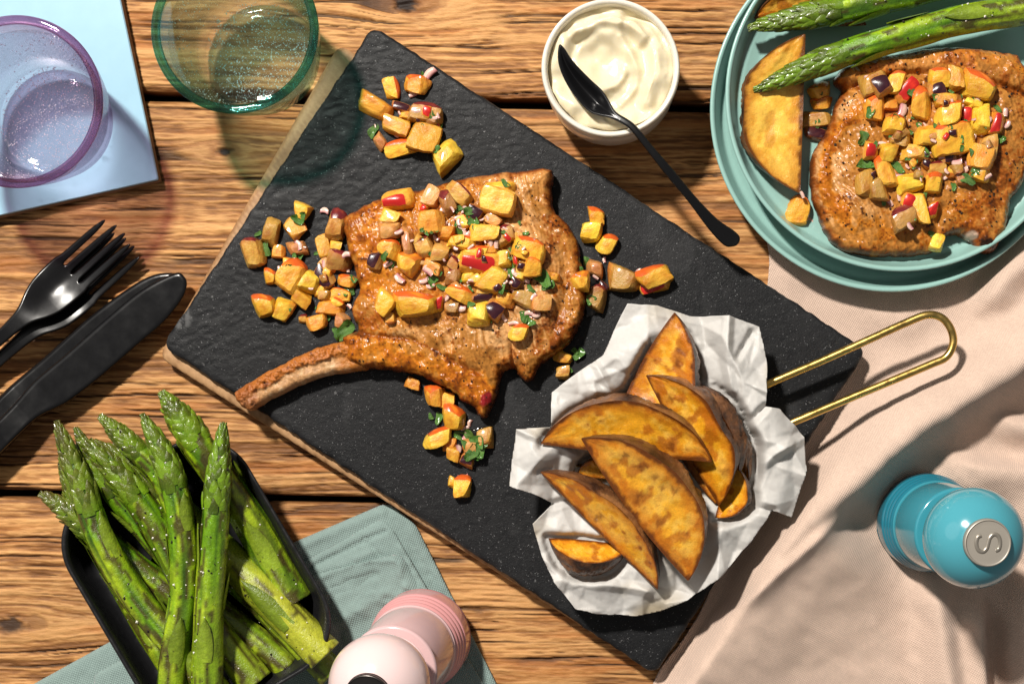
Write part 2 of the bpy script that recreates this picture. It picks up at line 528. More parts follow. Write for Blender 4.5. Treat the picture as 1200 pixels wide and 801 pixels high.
rim = sd <= 1e-6
zt[rim] = Z_SL - 0.0022
zb = np.full(len(P), Z_WB + 0.0004)
V, F, inn = solid(P, sd, Q, zt, zb, Z_SL)
sc_ = sst(0.30, 0.55, fbm(P[:, 0] / 40, P[:, 1] / 60, 4, 12))
c = np.broadcast_to([0.0085, 0.0088, 0.0096], (len(P), 3)).copy()
c = mixc(c, [0.014, 0.014, 0.0148], 0.6 * sst(-0.2, 0.5, broad)); c = mixc(c, [0.032, 0.032, 0.033], 0.35 * sc_)
c = mixc(c, [0.09, 0.088, 0.085], 0.5 * np.exp(-sd / 1.5) * sst(-0.1, 0.4, fbm(P[:, 0] / 12, P[:, 1] / 12, 2, 14)))
chip = sst(16, 9, np.hypot(P[:, 0] - 212, P[:, 1] - 372)) * sst(-0.1, 0.3, fbm(P[:, 0] / 5, P[:, 1] / 5, 2, 15))
c = mixc(c, [0.10, 0.10, 0.10], 0.7 * chip)
c = np.concatenate([c, c[inn]])
M_slate = pm('slate', None, rough=0.5, spec=0.20, rvar=(160, 0.34, 0.58), bump=[(800, 0.35, 0.0005), (2600, 0.45, 0.0003)],
             specks=[(1500, 0.69, 0.76, (0.26, 0.26, 0.26)), (420, 0.70, 0.78, (0.09, 0.09, 0.09))])
slate = build('slate_board', V, F, M_slate, None, True, c)
tag(slate, 'large black slate serving board holding the bone-in chop and potato basket', 'slate board')
zm_stamp(V)
ZM[ZM > 0.001] = Z_SL
# fill the slate area evenly
gx, gy = np.mgrid[0:1400, 0:1000]
sdm, _ = poly_sd(np.stack([gx.ravel()[::1] - 100.0, gy.ravel() - 100.0], 1), np.array(SL_C, float))
ZM[(sdm > 0).reshape(ZM.shape)] = Z_SL

# ------------------------------------------------------------------ beige cloth in folds
cl_poly = [(905, 250), (1000, 200), (1180, 190), (1390, 200), (1400, 500), (1390, 960), (1100, 965), (760, 960), (748, 870),
           (768, 795), (800, 750), (826, 706), (850, 640), (880, 520), (893, 400), (902, 310)]
P, sd, Q, _ = blob(cl_poly, 2.6, 5)
def fold(line, amp, wl, wr, fade0=0.12, fade1=0.12):
    """one soft ridge of cloth: wl / wr are its widths on the two sides"""
    d, s, t = poly_dist_line(P, catmull(line, 6, False))
    w = np.where(s > 0, wr, wl)
    f = np.exp(-(d / w) ** 2)
    if fade0: f = f * sst(0, fade0, t)
    if fade1: f = f * sst(1.0, 1 - fade1, t)
    return amp * f
FOLDS = [   # line, height mm, width on its left, width on its right (walking along it), fades
    ([(835, 712), (861, 688), (936, 613), (1005, 552), (1074, 494), (1155, 446), (1215, 402), (1330, 320)], 29, 42, 30, 0.10, 0.0),
    ([(760, 808), (840, 728), (905, 668), (968, 612), (1000, 585)], 24, 12, 95, 0.0, 0.2),
    ([(1086, 650), (1096, 720), (1104, 790), (1108, 870)], 17, 24, 20, 0.25, 0.0),
    ([(1148, 690), (1142, 740), (1152, 840)], 17, 10, 28, 0.25, 0.0),
    ([(1205, 660), (1192, 720), (1196, 850)], 19, 22, 14, 0.2, 0.0),
    ([(1085, 525), (1125, 545), (1180, 552), (1260, 560), (1430, 590)], 12, 13, 34, 0.2, 0.0),
    ([(1135, 482), (1190, 498), (1260, 505), (1430, 520)], 8, 12, 20, 0.2, 0.0),
    ([(1165, 560), (1215, 600), (1260, 640), (1430, 760)], 8, 20, 30, 0.2, 0.0),
    ([(1140, 385), (1166, 335), (1190, 300), (1230, 240)], 14, 14, 36, 0.3, 0.0),
    ([(1000, 440), (1060, 445), (1110, 425)], 3, 30, 22, 0.4, 0.4),
    ([(975, 480), (1010, 488), (1050, 470)], 5, 16, 12, 0.4, 0.4),
    ([(945, 345), (1040, 375), (1130, 360)], 2.5, 30, 22, 0.4, 0.4),
    ([(880, 760), (920, 720), (985, 690)], 2.5, 22, 18, 0.4, 0.4),
    ([(930, 790), (985, 740), (1020, 700)], 3, 26, 18, 0.4, 0.4),
]
z = np.zeros(len(P))
for fd in FOLDS: z = np.sqrt(z * z + fold(*fd) ** 2)
z += 2.8 * fbm((P[:, 0] + P[:, 1]) / 150, (P[:, 0] - P[:, 1]) / 60 * -1, 3, 21) + 1.2 * fbm(P[:, 0] / 50, P[:, 1] / 50, 3, 27) + 0.25 * fbm(P[:, 0] / 14, P[:, 1] / 14, 2, 22) + 1.6
wbs, _ = poly_sd(P, np.array(SL_C, float)); pls = np.hypot(P[:, 0] - 1050, P[:, 1] - 135) - 195
amp_mask = sst(2, 40, -wbs) * sst(-10, 40, pls) * sst(0, 30, sd)
mill_mask = sst(20, 66, np.hypot(P[:, 0] - 1082, P[:, 1] - 610))
z = (0.9 + (np.maximum(z, 0) - 0.4) * amp_mask * (0.12 + 0.88 * mill_mask)) * 0.001
z = np.maximum(z, 0.0006)
zb = np.maximum(z - 0.0007, 0.0001)
V, F, inn = solid(P, sd, Q, z, zb, 0.003)
M_linen = weave_mat('beige_linen', (0.60, 0.445, 0.355), 330, 0.5, amt=0.10, dist=0.00028)
tag(build('table_linen', V, F, M_linen, None, True), 'beige linen cloth crumpled in loose folds under plates and slate', 'cloth')
zm_stamp(V)

# ------------------------------------------------------------------ folded green napkin
M_nap = weave_mat('green_linen', (0.22, 0.30, 0.28), 290, 0.3, amt=0.16, dist=0.0003)
nap = thing('napkin', 'folded grey green linen napkin under the pink mill and asparagus dish', 'napkin', W(400, 740))
def nap_layer(poly, z0, thick, seed, hems=(), rnd=10):
    P, sd, Q, _ = blob(rounded(poly, rnd), 2.5, 0)
    z = z0 + thick + 0.0011 * fbm(P[:, 0] / 45, P[:, 1] / 45, 3, seed) + 0.00030 * fbm(P[:, 0] / 11, P[:, 1] / 11, 3, seed + 1)
    for line, am, w in hems:
        d, s, t = poly_dist_line(P, np.array(line, float))
        z += am * np.exp(-(d / w) ** 2) * (1 + 0.6 * fbm(P[:, 0] / 7, P[:, 1] / 7, 2, seed + 4))
    z = z - thick * 0.8 * np.exp(-sd / 3.0)
    zb = np.minimum(np.full(len(P), z0), z - 0.0003)
    V, F, inn = solid(P, sd, Q, z, zb, z0)
    o = build('folded_layer', V, F, M_nap, None, True)
    o.parent = nap; o.matrix_parent_inverse = Matrix.Translation(-nap.location)
    zm_stamp(V)
nap_layer([(454, 588), (486, 612), (588, 812), (600, 900), (20, 900), (30, 806), (200, 712), (330, 641)], 0.0002, 0.0022, 101, rnd=9,
          hems=[([(452, 592), (520, 700), (590, 830)], -0.0010, 5), ([(300, 665), (380, 628), (450, 598)], 0.0008, 5)])
nap_layer([(447, 607), (462, 622), (574, 812), (584, 900), (120, 900), (110, 790), (352, 660)], 0.0024, 0.0016, 111,
          hems=[([(352, 671), (425, 634), (452, 622)], -0.0018, 2.4), ([(427, 630), (447, 652)], -0.0018, 2.0), ([(470, 640), (575, 815)], 0.0012, 4), ([(360, 690), (430, 700), (500, 690)], 0.0016, 9), ([(380, 668), (440, 645)], 0.0010, 5)], rnd=5)
nap_layer([(466, 648), (474, 655), (560, 806), (575, 900), (180, 900), (170, 790), (366, 673)], 0.0042, 0.0016, 121,
          hems=[([(366, 680), (420, 656), (462, 655)], 0.0016, 4), ([(395, 690), (440, 672)], -0.0014, 5), ([(500, 720), (470, 690)], -0.0012, 5), ([(385, 735), (440, 700), (505, 690)], 0.0022, 10), ([(380, 700), (400, 740), (395, 790)], -0.0016, 8), ([(470, 660), (478, 690), (500, 715)], 0.0018, 7)], rnd=5)

# ------------------------------------------------------------------ plates
M_plate = pm('teal_glaze', (0.25, 0.425, 0.385), rough=0.30, spec=0.5, coat=0.25, var=[(25, 0.04), (260, 0.03)], bump=[(35, 0.12, 0.0006)])
def plate(label, cx, cy, r_px, z0, zr):
    R = r_px * PX * (CH - z0 - zr) / CH
    prof = [(0, 0.0), (R * 0.62, 0.0), (R * 0.64, 0.0008), (R * 0.80, 0.0015), (R * 0.90, 0.0035), (R * 0.955, 0.0085), (R * 0.985, zr - 0.003), (R * 0.997, zr - 0.0012),
            (R, zr - 0.0005), (R * 0.9985, zr + 0.0002), (R * 0.992, zr + 0.0006), (R * 0.982, zr + 0.0005), (R * 0.973, zr - 0.0003), (R * 0.967, zr - 0.0016), (R * 0.955, zr - 0.0045),
            (R * 0.930, zr - 0.0095), (R * 0.895, 0.0062), (R * 0.85, 0.0048), (R * 0.78, 0.0040), (R * 0.4, 0.0036), (0, 0.0035)]
    prof = catmull(prof, 3, False); prof[:, 0] = np.clip(prof[:, 0], 0, R)
    V, F = lathe(prof, 128)
    o = link('plate', mesh_np('plate', V, F, True), M_plate)
    c = W(cx, cy, z0 + zr); o.location = (c[0], c[1], z0)
    tag(o, label, 'plate')
    zm_stamp(V[::2] + np.array(o.location))
    return o, c, R
plate('lower pale teal plate on the beige cloth, mostly covered by another plate', 1045, 129, 213, 0.0016, 0.0165)
up, up_c, up_R = plate('upper pale teal plate carrying a chop, potato wedge and asparagus', 1056, 112, 206, 0.0095, 0.0165)
Z_PL = 0.0095 + 0.0042
ixs, iys = zm_disc(up_c[0], up_c[1], up_R * 0.93); ZM[ixs, iys] = np.maximum(ZM[ixs, iys] * 0 + Z_PL, 0)

# ------------------------------------------------------------------ roasted dish
M_iron = pm('black_enamel', (0.010, 0.010, 0.011), rough=0.28, spec=0.5, rvar=(220, 0.18, 0.45), bump=[(500, 0.25, 0.0004)], specks=[(900, 0.74, 0.80, (0.05, 0.05, 0.05))])
DC = np.array([231.0, 682.0]); DA = np.array([0.508, 0.861]); DB = np.array([0.861, -0.508])
def dish_ring(ha, hb, rad, z, n=26):
    pts = []
    for sa, sb, a0 in ((1, 1, 0), (-1, 1, 90), (-1, -1, 180), (1, -1, 270)):
        for k in range(n):
            a = math.radians(a0 + 90 * k / (n - 1))
            ca, cb = sa * (ha - rad), sb * (hb - rad)
            pts.append(DC + DA * (ca + rad * math.cos(a)) + DB * (cb + rad * math.sin(a)))
    return WA(pts, z)
rings = []
for ha, hb, rad, z in [(118, 92, 60, 0.0), (124, 98, 62, 0.0012), (136, 108, 64, 0.010), (146, 117, 66, 0.022), (152, 121.5, 68, 0.0262), (153, 122, 68, 0.0275), (151, 120, 67, 0.0283), (148.5, 117.5, 66, 0.0278), (145, 114, 64, 0.025),
                       (135, 106, 62, 0.013), (126, 98, 60, 0.0062), (118, 92, 58, 0.0045), (60, 45, 40, 0.0042)]:
    rings.append(dish_ring(ha, hb, rad, z))
nr = len(rings[0])
V = np.concatenate(rings); F = [tuple(f) for f in grid_faces(len(rings), nr, True)]
F.append(tuple(range(nr))); F.append(tuple((len(rings) - 1) * nr + i for i in range(nr))[::-1])
zoff = 0.002
V[:, 2] += zoff
tag(build('baking_dish', V, F, M_iron, None, True), 'black rounded rectangular dish filled with roasted asparagus', 'dish')

# ------------------------------------------------------------------ jar with mayonnaise and spoon
JC = W(715.5, 79, 0.046); JR = 81.5 * PX * (CH - 0.046) / CH
M_jar = pm('jar_glaze', (0.66, 0.62, 0.54), rough=0.2, coat=0.5, sss=(0.25, 0.004, (1, 0.9, 0.7)), var=[(90, 0.06), (900, 0.05)], bump=[(220, 0.15, 0.0005)])
prof = [(0, 0.0003), (JR * 0.66, 0.0003), (JR * 0.78, 0.0012), (JR * 0.90, 0.006), (JR * 0.965, 0.014), (JR * 0.975, 0.026), (JR * 0.955, 0.032), (JR * 0.945, 0.036), (JR * 0.97, 0.039), (JR * 0.998, 0.0415),
        (JR, 0.044), (JR * 0.985, 0.0457), (JR * 0.955, 0.046), (JR * 0.925, 0.0453), (JR * 0.905, 0.043), (JR * 0.90, 0.036), (JR * 0.89, 0.014), (JR * 0.7, 0.006), (0, 0.005)]
pr = catmull(prof, 4, False); pr[:, 0] = np.clip(pr[:, 0], 0, JR)
V, F = lathe(pr, 96)
jar = link('jar', mesh_np('jar', V, F), M_jar); jar.location = (JC[0], JC[1], 0)
tag(jar, 'small off white glazed pot filled with mayonnaise', 'jar')
zj = 0.0400
jc_px = np.array([715.5, 79.0])
rj = 74.0
circ = [(jc_px[0] + rj * math.cos(t), jc_px[1] + rj * math.sin(t)) for t in np.linspace(0, 2 * math.pi, 40, endpoint=False)]
P, sd, Q, _ = blob(circ, 1.1, 3, wob=2.0, wob_f=0.06, seed=31)
rel = P - jc_px; rr = np.hypot(rel[:, 0], rel[:, 1]) / rj; th = np.arctan2(rel[:, 1], rel[:, 0])
wr = rr + 0.07 * fbm(P[:, 0] / 26, P[:, 1] / 26, 3, 32)
def saw(x, s=0.82):
    x = x - np.floor(x); return np.where(x < s, sst(0, s, x), sst(1, s, x))
sw = saw(wr * 1.35 - th / (2 * math.pi) * 1.0 + 0.62)
dip_d, dip_s, dip_t = poly_dist_line(P, catmull([(690, 66), (712, 84), (728, 106), (734, 124)], 6, False))
scoop = np.exp(-(dip_d / 27) ** 2)
lip = np.exp(-((dip_d - 30) / 6) ** 2) * sst(0.0, 0.2, rr)
z = zj + 0.0030 * sw * sst(0.10, 0.35, rr) * sst(1.03, 0.82, rr) + 0.0034 * fbm(P[:, 0] / 30, P[:, 1] / 30, 2, 33) - 0.0042 * scoop + 0.0016 * lip
cr = poly_dist_line(P, catmull([(742, 30), (762, 50), (768, 85), (757, 120)], 6, False))
z += 0.0022 * np.exp(-(cr[0] / 7) ** 2) * np.where(cr[1] > 0, 1, 0.8) - 0.0015 * np.exp(-((cr[0] - 11) / 6) ** 2)
cr2 = poly_dist_line(P, catmull([(676, 40), (705, 26), (735, 30), (752, 48)], 6, False))
z += 0.0022 * np.exp(-(cr2[0] / 6) ** 2) - 0.0014 * np.exp(-((cr2[0] - 10) / 5) ** 2)
cr3 = poly_dist_line(P, catmull([(727, 45), (742, 70), (745, 100), (728, 122)], 6, False))
z += 0.0016 * np.exp(-(cr3[0] / 4.5) ** 2)
z += 0.0012; z -= 0.0012 * np.exp(-sd / 2.5)
z = np.minimum(z, 0.0462)
V, F, inn = solid(P, sd, Q, z, np.full(len(P), 0.012), zj)
M_mayo = pm('mayonnaise', (0.69, 0.61, 0.43), rough=0.28, spec=0.5, sss=(0.5, 0.003, (1, 0.8, 0.5)), bump=[(260, 0.15, 0.0005)])
tag(build('mayonnaise', V, F, M_mayo, None, True), 'creamy pale yellow mayonnaise swirled inside the off white pot', 'mayonnaise')

M_black = pm('black_steel', (0.005, 0.005, 0.0055), rough=0.22, spec=0.35, rvar=(120, 0.18, 0.28))
def flatware(name, label, cat, outline, axis, zline, thick, step=1.0, dish=None, smooth_n=4, crown=0.0, group=None, parts=None, edge=2.2):
    """outline in pixels; axis polyline gives the lengthwise parameter for the height profile"""
    P, sd, Q, _ = blob(outline, step, smooth_n)
    d, s, t = poly_dist_line(P, np.array(axis, float))
    tg = np.linspace(-0.2, 1.2, 281); zg = np.interp(tg, [a for a, _ in zline], [b for _, b in zline])
    ker = np.exp(-(np.arange(-30, 31) / 11.0) ** 2); ker /= ker.sum()
    zg = np.convolve(np.pad(zg, 30, mode='edge'), ker, 'valid'); zt_ = np.interp(t, tg, zg)
    th_ = thick if np.isscalar(thick) else np.interp(t, [a for a, _ in thick], [b for _, b in thick])
    prof_ = np.sqrt(np.clip(1 - (1 - np.clip(sd / edge, 0, 1)) ** 2, 0, 1))
    zt2 = zt_ + th_ * (0.25 + 0.75 * prof_) / 1.0 - th_ * 0.5
    zb2 = zt_ - th_ * 0.5 * prof_
    if crown: zt2 += crown * sst(0, 14, sd)
    if dish is not None:
        dz = dish(P, sd, t, d, s); zt2 += dz; zb2 += dz
    zb2 = np.minimum(zb2, zt2 - 0.0002)
    zr = float(np.mean([b for _, b in zline]))
    V, F, inn = solid(P, sd, Q, zt2, zb2, zr)
    # each point at its own height keeps its place on the outline
    k = (CH - V[:, 2]) / (CH - zr); V[:, 0] *= k; V[:, 1] *= k
    return V, F, t, inn

# spoon: bowl resting in the pot, handle reaching over the rim
sp_out = [(655, 53), (661, 56), (672, 72), (690, 91), (706, 106), (714, 118), (722, 131), (738, 141), (748, 150), (764, 170), (790, 200), (815, 230), (840, 256), (860, 270), (867, 278),
          (865, 286), (858, 289), (848, 287), (830, 268), (806, 236), (780, 205), (756, 174), (740, 154), (730, 146), (716, 139), (703, 136), (690, 131), (675, 115), (662, 95), (654, 73)]
def sp_dish(P, sd, t, d, s):
    m = sst(0.36, 0.26, t)
    return -0.0042 * m * sst(0, 15, sd)
V, F, t, inn = flatware('spoon', '', '', sp_out, [(656, 56), (690, 108), (728, 138), (750, 160), (862, 283)],
                        [(0, 0.0488), (0.18, 0.0462), (0.33, 0.0484), (0.42, 0.0505), (0.6, 0.0490), (1.0, 0.0330)], 0.0019, dish=sp_dish)
spoon = thing('spoon', 'black teaspoon dipped in the mayonnaise pot', 'spoon', V.mean(0))
tt = np.concatenate([t, t[inn]]); fm = tt[F].mean(1) < 0.36
for nm, sel in (('spoon_bowl', fm), ('handle', ~fm)):
    u_, inv = np.unique(F[sel], return_inverse=True)
    o = build(nm, V[u_] - np.array(spoon.location), inv.reshape(-1, 4), M_black, spoon)

# forks (nested pair) and knives (stacked pair)
def fork(label, off, dz):
    # local frame: u along the fork from handle to tine tips, v across (pixels)
    A = np.array([-22.0, 415.0]) + off; T = np.array([142.0, 268.0]) + off
    ax = (T - A) / np.linalg.norm(T - A); nv = np.array([-ax[1], ax[0]]); L = np.linalg.norm(T - A)
    half = [(0, 8.0), (25, 8.2), (52, 9.5), (70, 13), (86, 20), (102, 25), (122, 27.0), (140, 27.0)]
    tw = 54.0 / 4; out = [(a, -b) for a, b in half]
    for i in range(4):
        v0 = -27 + i * tw; v1 = v0 + tw; c = (v0 + v1) / 2
        top = L - [4, 0, 1, 7][i]
        out += [(150, v0 + 1.9), (190, v0 + 2.6), (top - 6, c - 2.6), (top, c), (top - 6, c + 2.6), (190, v1 - 2.6), (150, v1 - 1.9)]
        if i < 3: out += [(144, v1 - 1.3), (142, v1), (144, v1 + 1.3)]
    out += [(a, b) for a, b in half[::-1]]
    pts = [A + ax * u - nv * v for u, v in out]
    # handle runs on beyond the frame
    pts = [A + ax * -75 - nv * -7.5] + pts + [A + ax * -75 - nv * 7.5]
    def dsh(P, sd, t, d, s): return -0.0016 * np.exp(-(d / 16) ** 2) * sst(0.45, 0.62, t) * sst(0.98, 0.7, t)
    V, F, t, inn = flatware('fork', '', '', pts, [A - ax * 75, T], [(0, 0.007 + dz), (0.30, 0.0085 + dz), (0.42, 0.0125 + dz), (0.52, 0.0115 + dz), (0.66, 0.0055 + dz), (0.82, 0.0042 + dz), (1.0, 0.0095 + dz)],
                            [(0, 0.0030), (0.4, 0.0030), (0.6, 0.0018), (1, 0.0014)], step=0.9, dish=dsh, smooth_n=3)
    e = thing('fork', label, 'fork', V.mean(0), 'black forks')
    tt = np.concatenate([t, t[inn]]); fm = tt[F].mean(1)
    for nm, sel in (('handle', fm < 0.42), ('tines', fm >= 0.42)):
        u_, inv = np.unique(F[sel], return_inverse=True)
        build(nm, V[u_] - np.array(e.location), inv.reshape(-1, 4), M_black, e)
fork('black fork lying beneath another fork, beside the knives', np.array([11.0, 15.0]), -0.0012)
fork('black fork nested on top of another fork', np.array([0.0, 0.0]), 0.0042)

def knife(label, pts, axis, dz, ridge):
    def dsh(P, sd, t, d, s):
        return np.zeros(len(P))
    V, F, t, inn = flatware('knife', '', '', pts, axis, [(0, 0.0050 + dz), (0.30, 0.0050 + dz), (0.42, 0.0034 + dz), (1.0, 0.0028 + dz)],
                            [(0, 0.0068), (0.26, 0.0068), (0.36, 0.0036), (0.45, 0.0022), (1, 0.0016)], step=1.1, smooth_n=4, edge=5)
    e = thing('knife', label, 'knife', V.mean(0), 'black knives')
    tt = np.concatenate([t, t[inn]]); fm = tt[F].mean(1)
    for nm, sel in (('handle', fm < 0.34), ('blade', fm >= 0.34)):
        u_, inv = np.unique(F[sel], return_inverse=True)
        build(nm, V[u_] - np.array(e.location), inv.reshape(-1, 4), M_black, e)
# upper knife (its spine edge catches the light), lower knife showing along its upper left side
kn_back = [(-70, 540), (-40, 512), (0, 463), (50, 420), (100, 375), (150, 338), (180, 322), (205, 320), (206, 328), (160, 372), (100, 430), (60, 466), (20, 500), (-50, 560)]
knife('black table knife lying partly under a second knife', kn_back, [(-70, 552), (206, 322)], -0.0010, 0)
kn_front = [(-75, 566), (-40, 528), (0, 488), (18, 470), (40, 446), (78, 414), (120, 377), (165, 340), (204, 320), (216, 324), (219, 335), (212, 352), (190, 379), (160, 405), (120, 440), (84, 468), (66, 478), (44, 490), (20, 513), (-20, 553), (-60, 588)]
knife('black broad bladed knife lying on top of another knife', kn_front, [(-70, 578), (216, 330)], 0.0066, 1)

# ------------------------------------------------------------------ mills
def mill(label, base_px, head_px, z0, m_base, m_body, m_head, m_cap, spin, m_mark):
    b = W(*base_px, z0)
    zc = 0.084
    h = W(*head_px, z0 + zc)
    axis = Vector((h - b).tolist()).normalized()
    e = thing('pepper_mill', label, 'mill', b)
    q = axis.to_track_quat('Z', 'Y')
    e.rotation_mode = 'QUATERNION'; e.rotation_quaternion = q
    def part(nm, prof, m, n=96, sub=3):
        p = catmull(prof, sub, False) if sub else np.array(prof, float)
        p[:, 0] = np.maximum(p[:, 0], 0)
        V, F = lathe(p, n); return link(nm, mesh_np(nm, V, F), m, e)
    g = []
    z = 0.0132
    pb = [(0, 0.0), (0.0222, 0.0), (0.0236, 0.0006), (0.0242, 0.002), (0.0244, 0.006), (0.0243, 0.0115), (0.0240, 0.0124), (0.0232, 0.0130)]
    for k in range(3):
        zz = 0.0136 + k * 0.0033; r = 0.0238 - k * 0.0006
        pb += [(r - 0.0008, zz), (r, zz + 0.0008), (r, zz + 0.0019), (r - 0.0007, zz + 0.0028)]
    pb += [(0.0210, 0.0240), (0.0205, 0.0246), (0, 0.0246)]
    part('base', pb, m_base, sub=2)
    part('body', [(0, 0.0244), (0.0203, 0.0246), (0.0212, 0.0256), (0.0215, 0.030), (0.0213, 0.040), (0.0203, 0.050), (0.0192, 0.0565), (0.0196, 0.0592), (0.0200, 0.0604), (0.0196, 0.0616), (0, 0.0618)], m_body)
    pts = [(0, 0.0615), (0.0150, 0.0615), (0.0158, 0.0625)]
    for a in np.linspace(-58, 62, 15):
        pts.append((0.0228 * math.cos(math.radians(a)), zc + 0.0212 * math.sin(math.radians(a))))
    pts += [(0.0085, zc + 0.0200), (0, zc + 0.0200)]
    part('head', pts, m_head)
    zt = zc + 0.0194
    cap = part('cap', [(0, zt - 0.001), (0.0098, zt - 0.001), (0.0103, zt), (0.0105, zt + 0.0012), (0.0103, zt + 0.0018), (0.0098, zt + 0.0021), (0.0094, zt + 0.0020), (0.0050, zt + 0.0021), (0, zt + 0.0021)], m_cap, 64, 2)
    # embossed letter S on the cap
    sp = catmull([(0.0036, 0.0030), (0.0028, 0.0046), (0.0, 0.0053), (-0.0027, 0.0046), (-0.0036, 0.0027), (-0.0023, 0.0009), (0.0, 0.0), (0.0023, -0.0009), (0.0036, -0.0027), (0.0027, -0.0046), (0.0, -0.0053), (-0.0028, -0.0046), (-0.0036, -0.0030)], 6, False)
    for side, rad, mm in (((0, 0.00105, m_mark),) if m_mark else ()):
        P3 = np.concatenate([sp, np.full((len(sp), 1), zt + 0.0017)], 1)
        V, F = tube(P3, rad, 10)
        V = V @ rot_z(spin).T
        link('letter', mesh_np('letter', V, F), mm, cap)
    return e
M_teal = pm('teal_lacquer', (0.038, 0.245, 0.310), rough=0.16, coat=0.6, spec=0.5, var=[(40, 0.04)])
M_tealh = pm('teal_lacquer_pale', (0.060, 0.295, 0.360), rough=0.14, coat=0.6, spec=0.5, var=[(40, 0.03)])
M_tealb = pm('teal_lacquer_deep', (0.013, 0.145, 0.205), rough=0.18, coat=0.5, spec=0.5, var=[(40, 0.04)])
M_nickel = pm('brushed_nickel', (0.46, 0.42, 0.36), rough=0.42, metallic=0.55, bump=[(2500, 0.15, 0.0001)], stretch=(1, 0.15, 1))
M_nickel2 = pm('worn_nickel', (0.33, 0.30, 0.255), rough=0.3, metallic=0.6)
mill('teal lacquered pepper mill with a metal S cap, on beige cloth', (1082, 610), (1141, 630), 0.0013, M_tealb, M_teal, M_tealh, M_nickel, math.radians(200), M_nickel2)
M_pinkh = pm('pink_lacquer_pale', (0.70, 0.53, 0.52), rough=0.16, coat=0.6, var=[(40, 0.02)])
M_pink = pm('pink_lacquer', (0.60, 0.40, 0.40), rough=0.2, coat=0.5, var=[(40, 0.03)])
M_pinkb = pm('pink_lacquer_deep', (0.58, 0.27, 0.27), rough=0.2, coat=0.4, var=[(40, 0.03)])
M_dcap = pm('dark_metal_cap', (0.10, 0.09, 0.085), rough=0.3, metallic=1.0)
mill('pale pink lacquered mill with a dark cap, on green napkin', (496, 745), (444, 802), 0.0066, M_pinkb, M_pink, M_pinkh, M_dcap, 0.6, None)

# ------------------------------------------------------------------ blue tile, tumblers, water
M_tile = pm('blue_paint', (0.27, 0.45, 0.565), rough=0.22, spec=0.5, coat=0.2, var=[(14, 0.05), (120, 0.03)], bump=[(60, 0.1, 0.0004)])
M_tedge = pm('tile_edge', (0.20, 0.12, 0.07), rough=0.7, var=[(500, 0.15)])
tc_ = [(187, 212), (136, -30), (-150, -30), (-150, 288)]
tile = thing('serving_tile', 'glossy pale blue square tile with brown edges under the lilac glass', 'tile', W(0, 120))
def slab(nm, poly, z0, z1, m, bev=0.0006):
    top = WA(poly, z1); cen = top.mean(0)
    r1 = top.copy(); r1[:, :2] += (cen - top)[:, :2] / np.linalg.norm((cen - top)[:, :2], axis=1)[:, None] * bev
    r2 = top.copy(); r2[:, 2] = z1 - bev
    r3 = top.copy(); r3[:, 2] = z0
    V = np.concatenate([r1, r2, r3]); n = len(top)
    F = [tuple(range(n))[::-1]] + [(k * n + i, k * n + (i + 1) % n, (k + 1) * n + (i + 1) % n, (k + 1) * n + i) for k in range(2) for i in range(n)] + [tuple(2 * n + i for i in range(n))]
    o = build(nm, V - np.array(tile.location), F, m, tile, False)
slab('core', rounded(tc_, 3, 4), 0.0003, 0.0046, M_tedge)
slab('top_face', rounded([(185.5, 210.5), (135, -29), (-149, -29), (-149, 286)], 3, 4), 0.0047, 0.0062, M_tile)

